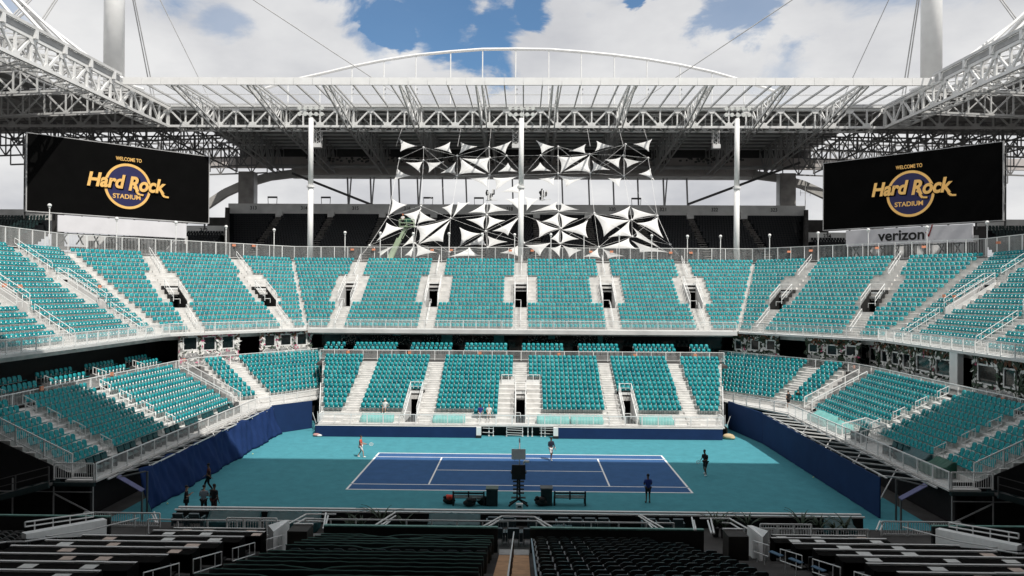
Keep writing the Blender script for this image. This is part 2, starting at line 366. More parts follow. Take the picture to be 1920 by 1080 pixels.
        # post line in the doorway
        MB().path([Vector((*pt((a + c) / 2, ta), zf + .5)), Vector((*pt((a + c) / 2, ta), zf + 1.0))], .03).path([Vector((*pt(a, ta), zf + 1.0)), Vector((*pt((a + c) / 2, ta), zf + 1.0))], .03).build('gate_bar', white, t)
    return t, (O, d, n)
def aisle_rail(O, d, n, mirror, s, t0, t1, z0, tread, rise, label, group):
    if mirror: O = (-O[0], O[1]); d = (-d[0], d[1]); n = (-n[0], n[1])
    P = []
    for tt in (t0, t1): P.append((O[0] + d[0] * s + n[0] * tt, O[1] + d[1] * s + n[1] * tt, z0 + rise * tt / tread))
    handrail(label, P, group=group)

SIDEW = {False: 'left', True: 'right'}
# upper bowl
UZ, UR, UT, UN = 9.15, .497, .765, 18
T45 = .456
UC = dict(O=(-26.05, 31.2), d=(1, 0), n=(0, 1))
av = [3.45, 14.55, 25.95, 37.15, 48.15]; AW = 1.7
section('grandstand', 'far upper tier of teal seats facing straight down the middle of the court', **UC, rows=UN, tread=UT, rise=UR, z0=UZ, lf=(0, -T45), rf=(52.1, T45), aisles=[(a, AW) for a in av], voms=[(a - .85, a + .85, 6, 10) for a in av], wide=[(a - 2.0, a + 2.0, 6, 12) for a in av], cat='grandstand', under=.25)
CDIR, CNRM = (.6585, .7526), (-.7526, .6585)
UCo = Vector((-36, 18)); UCL = (UCo.x + CNRM[0] * 1.2, UCo.y + CNRM[1] * 1.2)
ca_ = [3.4, 14.3]
USO = (-37.2, -16)
UPPER_WHERE = {False: 'left', True: 'right'}
for mi in (False, True):
    w_ = SIDEW[mi]
    section('grandstand', f'angled upper corner tier of teal seats under the {w_} video screen', UCL, CDIR, CNRM, UN, UT, UR, UZ, (-.45, -.374), (16.49, .454), [(a, 1.6) for a in ca_], voms=[(a - .8, a + .8, 6, 8) for a in ca_], wide=[(a - 1.7, a + 1.7, 6, 12) for a in ca_], mirror=mi, under=.25, ltrim=.45)
    section('grandstand', f'upper side tier of teal seats at the {w_} edge of the picture', USO, (0, 1), (-1, 0), UN, UT, UR, UZ, (0, 0), (34.45, .374), [(20.6, 1.5), (31.6, 1.5)], voms=[(22.5 - 2.8, 22.5 - 1.2, 6, 10), (31.6 - .8, 31.6 + .8, 6, 10)], wide=[(18.8, 22.2, 6, 11), (30, 33.2, 6, 11)], mirror=mi, under=.25, rtrim=.45)
    for k, s in enumerate((20.6, 31.6)):
        for (a, b) in ((0.2, 3.6), (9.5, 13.3)):
            aisle_rail(USO, (0, 1), (-1, 0), mi, s, a, b, UZ, UT, UR, f'white looped handrail in the {w_} upper side tier', f'handrails of the {w_} upper side tier')
    for s in ca_:
        for (a, b) in ((0.2, 3.0), (9.8, 13.3)):
            aisle_rail(UCL, CDIR, CNRM, mi, s, a, b, UZ, UT, UR, f'white looped handrail in the {w_} upper corner tier', f'handrails of the {w_} upper corner tier')
for s in av:
    for (a, b) in ((0.2, 3.6), (9.8, 13.3)):
        aisle_rail((-26.05, 31.2), (1, 0), (0, 1), False, s, a, b, UZ, UT, UR, 'white looped handrail in the far upper tier', 'handrails of the far upper tier')
# front edge slab of the upper bowl
fl = MB(); fl.prism([(-25.5, 30), (25.5, 30), (25.5, 31.2), (-25.5, 31.2)], 8.62, 9.08); fl.build('balcony_edge', wdull, label='long white front edge of the far upper tier above the box seats', cat='balcony')
for mi in (False, True):
    s = -1 if not mi else 1
    b = MB(); b.prism([(s * 36, -16), (s * 36, 18), (s * 37.2, 18.45), (s * 37.2, -16)], 8.85, 9.07); b.prism([(s * 36, 18), (s * 25.6, 29.9), (s * 26.1, 31.2), (s * 37.2, 18.45)], 8.85, 9.06)
    b.build('balcony_edge', wdull, label=f'thin pale front edge of the {SIDEW[mi]} upper side and corner tiers', cat='balcony')
railing('railing', 'white picket railing along the front of the far upper tier', [(-25.4, 30.1, 9.07), (25.4, 30.1, 9.07)], 1.1, 1.55)
for mi in (False, True):
    s = -1 if not mi else 1
    railing('railing', f'white picket railing round the front of the {SIDEW[mi]} upper side and corner tiers', [(s * 36.05, -15.9, 9.05), (s * 36.05, 18, 9.05), (s * 25.7, 29.95, 9.05)], 1.1, 1.55)
# back of the upper bowl
ZB = UZ + UR * (UN - 1); BT = 1.2 + UT * UN
bl = [(-50.9, -16), (-50.9, 24.5), (-32.1, 45.2), (32.1, 45.2), (50.9, 24.5), (50.9, -16)]
railing('railing', 'white meshed fence along the top row of the whole upper bowl', [(x, y, ZB + .2) for x, y in bl], 2.0, 1.9, .16)
bw = MB()
for a, b in zip(bl, bl[1:]):
    A, B = Vector(a), Vector(b); nn = Vector((A.y - B.y, B.x - A.x)).normalized() * -.12
    nn = Vector((-(B - A).y, (B - A).x)).normalized() * .3
    bw.prism([A, B, B + nn, A + nn], ZB - 2.2, ZB + .15)
bw.build('back_wall', conc, label='concrete wall closing the back of the upper bowl', cat='wall')

# lower bowl, far side
LZ, LR, LT, LN = 1.42, .365, .8, 13
la = [(2.7, 1.35), (10.1, 1.35), (19.3, 1.4), (28.4, 1.35), (35.9, 1.35)]
LC = ((-19.3, 14.0), (1, 0), (0, 1))
lv = [(8.05, 9.35, 0, 4), (18.75, 19.85, 0, 4), (29.25, 30.55, 0, 4)]
def lskip(s, i): return i == 0 and not (14.6 < s < 17.2)
section('grandstand', 'far lower tier of teal seats behind the low blue wall', *LC, LN, LT, LR, LZ, (0, -.27), (38.6, .27), la, voms=lv, wide=[(17.3, 21.3, 0, 7)], pitch=.47, skip=lskip, under=.2)
dk = MB(); dk.prism([(-19.2, 12.65), (19.2, 12.65), (19.2, 14.0), (-19.2, 14.0)], .94, 1.06); dk.build('front_deck', alu, label='pale metal walkway deck in front of the far lower tier', cat='deck')
railing('railing', 'white picket railing on the walkway in front of the far lower tier', [(-19.1, 14.3, 1.07), (-19.1, 12.75, 1.07), (19.1, 12.75, 1.07), (19.1, 14.3, 1.07)], .92, 1.5)
for (a_, b_) in ((-2.0, -.6), (.6, 2.0)):
    railing('railing', 'short white guard rail ' + ('left' if a_ < 0 else 'right') + ' of the stair above the middle far doorway', [(a_, 14 + .8 * 8 - .06, LZ + LR * 7 + .02), (b_, 14 + .8 * 8 - .06, LZ + LR * 7 + .02)], .95, .7, .0, kick=.45)
# corner and side lower tiers
CD2, CN2 = (.6, .8), (-.8, .6)
C2O = (-27.9, 15.6)
S2O = (-27.3, -11.4)
for mi in (False, True):
    w_ = SIDEW[mi]; s = 1 if mi else -1
    section('grandstand', f'angled lower corner tier of teal seats beside the {w_} blue corner wall', C2O, CD2, CN2, 9, .75, .385, 2.6, (0, -.05), (11.2, .62), [(3.0, 1.5)], mirror=mi, under=.2)
    section('grandstand', f'lower side tier of teal seats above the {w_} blue court wall', S2O, (0, 1), (-1, 0), 9, .76, .37, 2.56, (0, 0), (24.4, .28), [(4.4, 1.3), (13.1, 1.3)], mirror=mi, under=.2)
    b = MB(); b.prism([(s * 25.4, -12), (s * 25.4, 13.6), (s * 28.0, 15.5), (s * 27.3, 13.0), (s * 27.3, -12)], 2.08, 2.2)
    b.prism([(s * 25.35, 13.65), (s * 21.2, 21.6), (s * 21.8, 24.2), (s * 27.95, 15.6)], 2.08, 2.195); b.build('front_deck', alu, label=f'pale metal walkway deck in front of the {w_} lower side tier', cat='deck')
    railing('railing', f'white picket railing on the walkway above the {w_} court wall', [(s * 25.5, -11.9, 2.2), (s * 25.5, 13.6, 2.2), (s * 21.3, 21.5, 2.2)], 1.0, 1.75)
    railing('railing', f'short white railing closing the near end of the {w_} side walkway', [(s * 25.6, -11.95, 2.2), (s * 28.0, -11.95, 2.2)], 1.0, 2.4, .13)
    railing('railing', f'sloping railing up the near end of the {w_} lower side tier', [(s * 27.2, -11.5, 2.6), (s * 34.2, -11.5, 5.95)], 1.05, 1.8, .13)
    railing('railing', f'white railing behind the top row of the {w_} lower side and corner tiers', [(s * 34.4, -12, 5.62), (s * 34.3, 15.8, 5.62), (s * 33.6, 19.2, 5.66), (s * 23.9, 31.9, 5.72)], .95, 1.7)
    for k, yy in enumerate((4.4, 13.1)):
        for (a, b_) in ((.1, .9), (1.9, 2.8), (3.6, 4.5), (5.3, 6.2)):
            aisle_rail(S2O, (0, 1), (-1, 0), mi, yy, a, b_, 2.56, .76, .37, f'looped handrail, {"near" if k == 0 else "far"} aisle of the {w_} lower side tier', f'handrails on the {"near" if k == 0 else "far"} aisle of the {w_} lower side tier')
    q0, q1 = Vector((s * 26.2, 16.9)), Vector((s * 21.6, 23.4)); railing('railing', f'low white bar railing before the first row of the {w_} corner tier', [(q0.x + s * .2, q0.y - .2, 2.3), (q1.x + s * .2, q1.y - .3, 2.3)], .55, 1.6, .0)
    # entry stair with two railings between side and corner tiers
    for dy in (13.4, 15.2):
        railing('railing', f'sloping white railing of the entry stair between the {w_} side and corner tiers, ' + ('nearer one' if dy < 14 else 'farther one'), [(s * 27.6, dy, 2.6), (s * 33.4, dy + 1.3, 5.2)], 1.0, 1.5)
    # dark skirt standing for the shade under the side tier
    sk = MB(); sk.bb(min(s * 25.9, s * 26.0), max(s * 25.9, s * 26.0), -11.8, 13.4, 0, 2.05); sk.bb(min(s * 26.1, s * 40), max(s * 26.1, s * 40), -11.2, -11.1, 0, 2.4)
    sk.prism([(s * 25.9, 13.6), (s * 21.7, 21.5), (s * 21.9, 21.6), (s * 26.1, 13.7)], 0, 2.05)
    V = [(s * 27.3, -11.5, 0), (s * 40, -11.5, 0), (s * 40, -11.5, 5.9), (s * 34.2, -11.5, 5.45), (s * 27.3, -11.5, 2.45), (s * 27.3, -11.42, 0), (s * 40, -11.42, 0), (s * 40, -11.42, 5.9), (s * 34.2, -11.42, 5.45), (s * 27.3, -11.42, 2.45)]
    sk.add(V, [(4, 3, 2, 1, 0), (5, 6, 7, 8, 9)] + [(i, (i + 1) % 5, 5 + (i + 1) % 5, 5 + i) for i in range(5)]); sk.build('black_shade_sheet', blackf, label=f'added black skirt hiding the framing under the {w_} lower side tier', cat='backdrop')

# concourse floor, back walls, box seats between the tiers
cf = MB(); cf.prism([(-22.8, 24.45), (22.8, 24.45), (23.6, 31.7), (33.5, 19.3), (34.4, 15.8), (34.4, -16), (42, -16), (42, 20), (28, 38), (-28, 38), (-42, 20), (-42, -16), (-34.4, -16), (-34.4, 15.8), (-33.5, 19.3), (-23.6, 31.7)], 5.3, 5.6)
cf.build('concourse_floor', concd, kind='structure')
railing('railing', 'white railing behind the top row of the far lower tier', [(-22.6, 25.2, 5.95), (22.6, 25.2, 5.95)], 1.05, 1.6, .13)
cwall = MB(); cwall.bb(-27, 27, 33.5, 33.7, 5.6, 9.6); cwall.build('concourse_wall', glassd, label='dark glazed wall behind the far box seats', cat='wall')
for mi in (False, True):
    s = 1 if mi else -1
    b = MB(); b.bb(min(s * 40, s * 40.2), max(s * 40, s * 40.2), -16, 21.0, 5.6, 9.85); b.build('concourse_wall', black, label=f'black wall at the back of the {SIDEW[mi]} side concourse', cat='wall')
    b = MB(); b.prism([(s * 40, 20.6), (s * 27.0, 35.4), (s * 27.15, 35.5), (s * 40.15, 20.75)], 5.6, 9.85); b.build('concourse_wall', black, label=f'black wall at the back of the {SIDEW[mi]} corner concourse', cat='wall')
FBOX = [(603, 643), (660, 742), (767, 847), (870, 951), (978, 1058), (1085, 1163), (1190, 1270), (1298, 1336)]
pl = MB()
for (a, b) in FBOX:
    x0, x1 = PY(a, 655, 28).x, PY(b, 655, 28).x
    pl.bb(x0, x1, 28.0, 29.0, 5.6, 6.3); pl.bb(x0, x1, 29.0, 30.2, 5.6, 6.72)
    for r, (yy, zz) in enumerate(((28.55, 6.3), (29.6, 6.72))):
        k = int((x1 - x0) / .5)
        for j in range(k): SEATS.append((x0 + (x1 - x0) * (j + .5) / k, yy, zz, 0))
pl.build('box_platform', dgrey, label='stepped dark platforms carrying the far box seats', cat='platform')
pl = MB()
for (y0, y1) in ((-10, -6.6), (-5.6, -1.4), (0, 4.6), (6.2, 10.6), (12.4, 16.4)):
    pl.bb(-37.0, -35.8, y0, y1, 5.6, 5.95); pl.bb(-38.4, -37.0, y0, y1, 5.6, 6.35)
    for (xx, zz) in ((-36.35, 5.95), (-37.5, 6.35)):
        k = int((y1 - y0) / .52)
        for j in range(k): SEATS.append((xx, y0 + (y1 - y0) * (j + .5) / k, zz, pi / 2))
    handrail('short sloping white handrail beside the left box seats', [(-35.5, y0 - .3, 5.65), (-36.6, y0 - .3, 6.0)], 1.0, group='handrails of the left box seats')
pl.build('box_platform', dgrey, label='stepped dark platforms carrying the left box seats', cat='platform')

# ------------------------------------------------------------------ seats: the 300 largest as things, the rest as one object
scored = []
for i, (x, y, z, rz) in enumerate(SEATS):
    dv = Vector((x, y, z + .5)) - CAMP; dep = dv.dot(AF); u = 960 + CF * dv.dot(AR) / dep; v = 540 - CF * dv.dot(AU) / dep
    if 4 < u < 1916 and 0 < v < 1076 and z < 8.5: scored.append((dep, i))
scored.sort(); SOLO = set(i for _, i in scored[:300])
SBm, SPm, SSm = SB.mesh('backrest', teal), SP.mesh('seat_pan', teal), SS.mesh('bracket', white)
ROWS_ = {}
for i in SOLO: x, y, z, rz = SEATS[i]; ROWS_.setdefault((x < 0, abs(x) > 35, round(z, 2)), []).append((y, i))
RANK = {}
for key, lst in ROWS_.items():
    lv_ = sorted(k[2] for k in ROWS_ if k[:2] == key[:2]).index(key[2])
    for r_, (_, i) in enumerate(sorted(lst)): RANK[i] = (lv_, r_)
def ordn(k): return ('first', 'second', 'third', 'fourth', 'fifth', 'sixth', 'seventh', 'eighth', 'ninth', 'tenth')[k] if k < 10 else f'{k + 1}' + ({1: 'st', 2: 'nd', 3: 'rd'}.get((k + 1) % 10, 'th') if not 10 < k + 1 < 20 else 'th')
for i in sorted(SOLO):
    x, y, z, rz = SEATS[i]; w_ = 'left' if x < 0 else 'right'; a_, c_ = RANK[i]
    if abs(x) > 35: lab, grp = f'teal seat in the dark left boxes, {"front" if a_ == 0 else "rear"} row, {ordn(c_)} from the near end', 'teal seats of the left boxes'
    else: lab, grp = f'teal seat of the {w_} lower side tier, {ordn(a_)} row up, {ordn(c_)} from the near end', f'teal seats in the near part of the {w_} lower side tier'
    t = thing('stadium_seat', lab, 'seat', (x, y, z), rz, grp)
    link('backrest', SBm, t); link('seat_pan', SPm, t); link('bracket', SSm, t)
def mass(name, items, parts, mats, label, cat):
    V = []; F = []; MI = []
    base = MB()
    for k, p in enumerate(parts): base.add(p.v, p.f, k)
    bv = np.array(base.v); nv = len(bv); tri = base.f; fm = base.m
    n = len(items); A = np.array(items, dtype=float)
    c, s = np.cos(A[:, 3]), np.sin(A[:, 3])
    jit = np.random.RandomState(3).uniform(-.03, .03, n); 
    X = bv[None, :, 0] * c[:, None] - bv[None, :, 1] * s[:, None] + A[:, 0:1]; Yy = bv[None, :, 0] * s[:, None] + bv[None, :, 1] * c[:, None] + A[:, 1:2]; Z = bv[None, :, 2] + A[:, 2:3]
    co = np.stack([X, Yy, Z], -1).reshape(-1, 3)
    loops = np.concatenate([np.array(f) for f in tri]); cnt = np.array([len(f) for f in tri])
    LP = (loops[None, :] + (np.arange(n) * nv)[:, None]).ravel(); CNT = np.tile(cnt, n); ST = np.concatenate([[0], np.cumsum(CNT)[:-1]])
    me = bpy.data.meshes.new(name); me.vertices.add(len(co)); me.vertices.foreach_set('co', co.ravel()); me.loops.add(len(LP)); me.loops.foreach_set('vertex_index', LP.astype(np.int32))
    me.polygons.add(len(CNT)); me.polygons.foreach_set('loop_start', ST.astype(np.int32)); me.polygons.foreach_set('loop_total', CNT.astype(np.int32))
    for k in mats: me.materials.append(k)
    MI = np.tile(np.array(fm, dtype=np.int32), (n, 1)); pick = np.random.RandomState(11).rand(n)
    if len(mats) > 3:
        for k_, (lo_, hi_) in ((3, (0, .16)), (4, (.16, .28))): sel = (pick >= lo_) & (pick < hi_); MI[sel] = np.where(MI[sel] < 2, k_, MI[sel])
    me.polygons.foreach_set('material_index', MI.ravel()); me.update(calc_edges=True)
    return link(name, me, kind='stuff', label=label, cat=cat)
mass('stadium_seats', [s for i, s in enumerate(SEATS) if i not in SOLO and s[2] < 8.8], [SB, SP, SS], [teal, teal, white, tealf, teald], 'rows upon rows of teal plastic seats filling the rest of the lower tiers', 'seats')
mass('stadium_seats', [s for i, s in enumerate(SEATS) if i not in SOLO and s[2] > 8.8], [UB, UP, US], [teal, teal, white, tealf, teald], 'rows upon rows of low teal seats filling the whole upper bowl', 'seats')

# ------------------------------------------------------------------ blue court walls
fw = MB()
x0, x1 = -19.2, -4.08
def far_wall(x0, x1, lab):
    t = thing('blue_wall', lab, 'court wall', ((x0 + x1) / 2, 12.0, 0))
    MB().bb(x0, x1, 11.95, 12.05, .01, 1.03).build('panel', blue, t).matrix_parent_inverse = Matrix.Translation((-(x0 + x1) / 2, -12.0, 0))
    c = MB().bb(x0 - .03, x1 + .03, 11.93, 12.1, 1.03, 1.06).build('top_cap', white, t); c.matrix_parent_inverse = Matrix.Translation((-(x0 + x1) / 2, -12.0, 0))
far_wall(-19.2, -4.1, 'low blue padded wall on the far side of the court, left length')
far_wall(3.5, 18.8, 'low blue padded wall on the far side of the court, right length')
for (px, s) in ((900, -1), (1040, 1)):
    p = PZ(px, 813, 0); MB().bb(p.x - .22, p.x + .22, 11.9, 12.3, .25, 1.0).bb(p.x - .25, p.x + .25, 11.85, 12.35, 0, .25, 1).build('post_box', [white, black], label=f'white box on a black foot at the inner end of the {"left" if s < 0 else "right"} low blue wall', cat='box')
b = MB(); b.prism([(-23.6, 12.8), (-20.7, 15.9), (-20.75, 16.0), (-23.65, 12.9)], .02, 2.72); b.build('blue_wall', blue, label='tall flat blue panel across the far left court corner', cat='court wall')
b = MB(); b.prism([(22.0, 10.62), (20.9, 17.6), (21.0, 17.65), (22.1, 10.66)], .02, 2.78); b.build('blue_wall', blue, label='tall flat blue panel across the far right court corner', cat='court wall')
t = thing('blue_wall', 'long straight tall blue wall along the right side of the court', 'court wall', (22, -10.6, 0))
def wl(p0, p1, z0, z1, th, mt, name):
    d = Vector((p1[0] - p0[0], p1[1] - p0[1])).normalized(); n = Vector((d.y, -d.x)) * th
    b = MB(); o = t.location
    P = [(p0[0] - o.x, p0[1] - o.y), (p1[0] - o.x, p1[1] - o.y), (p1[0] + n.x - o.x, p1[1] + n.y - o.y), (p0[0] + n.x - o.x, p0[1] + n.y - o.y)]
    b.prism(P, z0, z1); return b.build(name, mt, t)
seg = 11
for i in range(seg):
    y0 = -10.6 + 21.2 * i / seg; y1 = -10.6 + 21.2 * (i + 1) / seg - .012; wl((22.05, y0), (22.0, y1), .02, 2.5 + .02 * i, .08, blue, 'panel')
# near-end steel frame and little door hood of the walls
for s, w_ in ((-1, 'left'), (1, 'right')):
    f = MB(); x = 22.6
    f.bar((s * 22.9, -10.9, 0), (s * 22.9, -10.9, 2.5), .09)
    f.add([(s * 22.3, -12.7, 1.72), (s * 23.9, -12.5, 2.5), (s * 23.9, -12.1, 2.55), (s * 22.3, -12.3, 1.77), (s * 22.3, -12.7, 1.77), (s * 23.9, -12.5, 2.55), (s * 23.9, -12.1, 2.60), (s * 22.3, -12.3, 1.82)], BOXF, 1); f.bar((s * 22.35, -12.5, 0), (s * 22.35, -12.5, 1.75), .09); f.bar((s * 23.9, -12.5, 2.5), (s * 23.0, -10.9, 2.5), .07)
    f.build('door_frame', [dgrey, mat('violet_blue_cap', (.08, .09, .22), .5, .1)], label=f'dark gate frame with a sloping blue cap ending the {w_} court wall', cat='gate frame')
# draped curtain along the left side
def curtain():
    ny, nz = 150, 14; V = []; F = []; rnd = random.Random(4)
    ph = [rnd.uniform(0, 6) for _ in range(8)]
    for i in range(ny + 1):
        y = -10.9 + (12.8 + 10.9) * i / ny
        sag = .16 * abs(sin(pi * (y + 10.9) / 4.0)) + .05 * sin(y * 2.1 + 1)
        for j in range(nz + 1):
            t = j / nz; z = .03 + (2.62 + .08 * (y > 3) - sag * .9) * t
            swag = .5 * (1 + sin(2 * pi * (y / 4.0) + 2.2 * t))
            x = -22.75 - .75 * t ** 1.3 - .05 * sin(y * 3.1 + 3.5 * t + ph[0]) * (1 - .4 * t) - .10 * sin(y * 1.27 + ph[1] - 2.6 * t) - .14 * swag * sin(pi * t) - .03 * sin(y * 9 + 6 * t + ph[2]) - .04 * sin(5.3 * y - 7 * t)
            V.append((x, y, z))
    for i in range(ny):
        for j in range(nz):
            a = i * (nz + 1) + j; F.append((a, a + nz + 1, a + nz + 2, a + 1))
    o = MB().add(V, F).build('curtain', navy_c, label='wrinkled navy cloth curtain draped along the left side of the court', cat='curtain'); smooth(o)
    s = o.modifiers.new('s', 'SOLIDIFY'); s.thickness = .02
curtain()
for s, w_ in ((-1, 'left'), (1, 'right')):      # brackets between wall top and walkway
    b = MB(); y = -9.8
    while y < 13:
        b.bar((s * 22.4 if s > 0 else s * 23.5, y, 2.42), (s * 25.4, y, 2.12), .09); y += 1.75
    b.bar((s * 25.3, -11, 2.02), (s * 25.3, 13.4, 2.02), .1); b.bar((s * (22.5 if s > 0 else 23.5), -10.6, 2.47), (s * (22.5 if s > 0 else 23.5), 10.4, 2.6), .07)
    for y in (-8, -3, 2, 7): b.bar((s * 23.2, y, .1), (s * 25.2, y + 1.5, 2.0), .06)
    b.build('bracket_frame', wdull, label=f'row of white steel brackets between the {w_} court wall and the walkway', cat='frame')

# ------------------------------------------------------------------ stadium roof
ZR = 46.0; YE = 54.4; YTR = 70.0; XE = 62.0
MX = [-54.5 + 11.8 * k for k in range(10)]
t = thing('stadium_roof', 'far wing of the white steel canopy roof with translucent front panels', 'roof', (0, 86, ZR))
def RB(b, name, mt, **k):
    o = b.build(name, mt, t, **k); o.matrix_parent_inverse = Matrix.Translation(-t.location); return o
pxs = [-XE + i * 2.952 for i in range(43)]
for a, b_ in zip(pxs, pxs[1:]):
    RB(MB().add([(a + .10, YE + .2, ZR), (b_ - .10, YE + .2, ZR), (b_ - .10, YTR - .4, ZR - .05), (a + .10, YTR - .4, ZR - .05)], [(0, 1, 2, 3)]), 'roof_panel', panelm)
    RB(MB().add([(a + .02, YE, ZR - .72), (b_ - .02, YE, ZR - .72), (b_ - .02, YE + .14, ZR - .72), (a + .02, YE + .14, ZR - .72), (a + .02, YE, ZR + .42), (b_ - .02, YE, ZR + .42), (b_ - .02, YE + .14, ZR + .42), (a + .02, YE + .14, ZR + .42)], BOXF), 'fascia_panel', white)
b = MB()
for x in pxs: b.bar((x, YE + .15, ZR - .20), (x, YTR - .3, ZR - .22), .20, .30)
b.bar((-XE, YTR - .4, ZR - .1), (XE, YTR - .4, ZR - .1), .25, .3); b.bar((-XE, YE + .25, ZR - .6), (XE, YE + .25, ZR - .6), .12, .25); b.bar((-XE, 62, ZR - .12), (XE, 62, ZR - .12), .08, .12)
RB(b, 'purlin_grid', wdull)
def truss(b, p, q, zt0, zb0, zt1, zb1, n, w=.32, wv=.24, wd=.26, gus=True, flip=False):
    """parallel chord truss in the vertical plane from plan p to plan q"""
    P, Q = Vector((p[0], p[1], 0)), Vector((q[0], q[1], 0)); d = (Q - P).normalized(); nrm = Vector((d.y, -d.x, 0))
    T = lambda k: P + (Q - P) * (k / n) + Vector((0, 0, zt0 + (zt1 - zt0) * k / n)); Bm = lambda k: P + (Q - P) * (k / n) + Vector((0, 0, zb0 + (zb1 - zb0) * k / n))
    b.bar(T(0), T(n), w, w * 1.1); b.bar(Bm(0), Bm(n), w, w * 1.1)
    for k in range(n + 1): b.bar(T(k), Bm(k), wv, wv)
    for k in range(n):
        if (k % 2 == 0) ^ flip: b.bar(T(k), Bm(k + 1), wd, wd * .9, up=nrm)
        else: b.bar(Bm(k), T(k + 1), wd, wd * .9, up=nrm)
    if gus:
        for k in range(n + 1):
            c = Bm(k) if (k % 2 == 1) ^ flip else T(k); sgn = 1 if (k % 2 == 1) ^ flip else -1
            for off in (-.19, .13):
                pl = [c + nrm * off + d * dx + Vector((0, 0, dz)) for dx, dz in ((-.75, 0), (.75, 0), (.6, .45 * sgn), (.3, .75 * sgn), (-.3, .75 * sgn), (-.6, .45 * sgn))]
                b.add([*pl, *[x + nrm * .06 for x in pl]], [tuple(range(6)), tuple(range(11, 5, -1))] + [(i, (i + 1) % 6, 6 + (i + 1) % 6, 6 + i) for i in range(6)])
b = MB(); truss(b, (-XE - .6, YTR), (XE + .6, YTR), 45.55, 42.45, 45.55, 42.45, 42, .36, .24, .27); RB(b, 'front_truss', white)
b = MB(); truss(b, (-118, YTR), (-XE - 1, YTR), 45.55, 42.45, 45.55, 42.45, 18, .36, .24, .27); truss(b, (XE + 1, YTR), (118, YTR), 45.55, 42.45, 45.55, 42.45, 18, .36, .24, .27); RB(b, 'outer_truss', wdull)
b = MB(); truss(b, (-XE, YTR + 3.0), (XE, YTR + 3.0), 45.4, 42.3, 45.4, 42.3, 42, .26, .18, .2, gus=False, flip=True); RB(b, 'rear_truss', wdull)
b = MB()
k = -XE
while k < XE - 1:
    b.bar((k, YTR, 42.4), (k + 1.48, YTR + 3, 42.3), .14); b.bar((k + 1.48, YTR + 3, 42.3), (k + 2.95, YTR, 42.4), .14); b.bar((k + 1.48, YTR, 42.42), (k + 1.48, YTR + 3, 42.3), .16); k += 2.952
RB(b, 'bottom_lacing', wdull)
for x in MX:      # cantilever trusses from the tip to the back beam
    b = MB(); truss(b, (x, YE + .3), (x, YTR), ZR - .35, ZR - .75, ZR - .5, 42.1, 6, .26, .16, .16, gus=False)
    truss(b, (x + .9, YE + .3), (x + .9, YTR), ZR - .35, ZR - .75, ZR - .5, 42.1, 6, .20, .13, .13, gus=False, flip=True)
    RB(b, 'cantilever_truss', white)
    b = MB(); truss(b, (x, YTR), (x, 102), ZR - .6, 42.1, 44.6, 39.2, 10, .30, .22, .22, gus=False); truss(b, (x + 1.4, YTR + .5), (x + 1.4, 102), ZR - .6, 42.2, 44.6, 39.3, 10, .2, .16, .18, gus=False, flip=True); RB(b, 'main_truss', grey)
dk = MB(); dk.add([(-63, YTR + .1, ZR + .25), (63, YTR + .1, ZR + .25), (63, 103, ZR - 1.0), (-63, 103, ZR - 1.0), (-63, YTR + .1, ZR + .5), (63, YTR + .1, ZR + .5), (63, 103, ZR - .7), (-63, 103, ZR - .7)], BOXF); RB(dk, 'roof_deck', mat('roof_deck_metal', (.34, .34, .34), .7, .25, .4))
b = MB(); y = 72.0; i = 0
while y < 101.5:
    z = ZR + .05 - (y - 70.1) / 33 * 1.25; b.bar((-63, y, z - .1), (63, y, z - .1), .30, .36 if i % 3 == 0 else .24); y += 2.9; i += 1
RB(b, 'joist', white)
b = MB(); b.bb(-63, 63, 102.3, 102.5, 42.9, 45.0); RB(b, 'back_screen', dgrey)
for s in (-1, 1):
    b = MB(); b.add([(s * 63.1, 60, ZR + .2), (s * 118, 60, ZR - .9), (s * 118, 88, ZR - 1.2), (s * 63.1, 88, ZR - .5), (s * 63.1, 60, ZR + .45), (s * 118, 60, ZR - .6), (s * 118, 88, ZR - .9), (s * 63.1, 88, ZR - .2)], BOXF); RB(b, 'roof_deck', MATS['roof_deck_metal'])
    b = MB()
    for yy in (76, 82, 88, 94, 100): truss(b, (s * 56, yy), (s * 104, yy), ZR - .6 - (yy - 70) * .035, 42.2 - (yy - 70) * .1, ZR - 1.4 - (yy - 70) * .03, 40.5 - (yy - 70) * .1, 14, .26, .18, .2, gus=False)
    RB(b, 'corner_truss', mat('shaded_grey_steel', (.24, .24, .24), .6, .15, .6))  # shade behind the screens put into this darker steel colour
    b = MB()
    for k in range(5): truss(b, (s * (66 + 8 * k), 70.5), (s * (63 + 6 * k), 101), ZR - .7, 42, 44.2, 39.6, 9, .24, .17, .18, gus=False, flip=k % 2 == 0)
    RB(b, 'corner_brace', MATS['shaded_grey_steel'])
b = MB(); b.tube((-55, 97.5, 40.2), (55, 97.5, 40.2), .42, 10)
x = -54
while x < 54: b.bar((x, 97.4, 39.9), (x + .3, 97.5, 39.2), .10); x += 2.2
RB(b, 'service_pipe', grey)
b = MB(); b.bb(-51, 51, 101.0, 102.2, 39.0, 42.9); b.prism([(-51, 101), (-51, 102.2), (-110, 101.9), (-110, 101.2)], 40.5, 42.9); b.prism([(51, 101), (51, 102.2), (110, 101.9), (110, 101.2)], 40.5, 42.9)
RB(b, 'back_beam', mat('back_beam_paint', (.58, .54, .52), .8, .12, .4))
b = MB(); b.bb(-51, 51, 101.6, 102.6, 38.3, 38.98); RB(b, 'gutter', white)
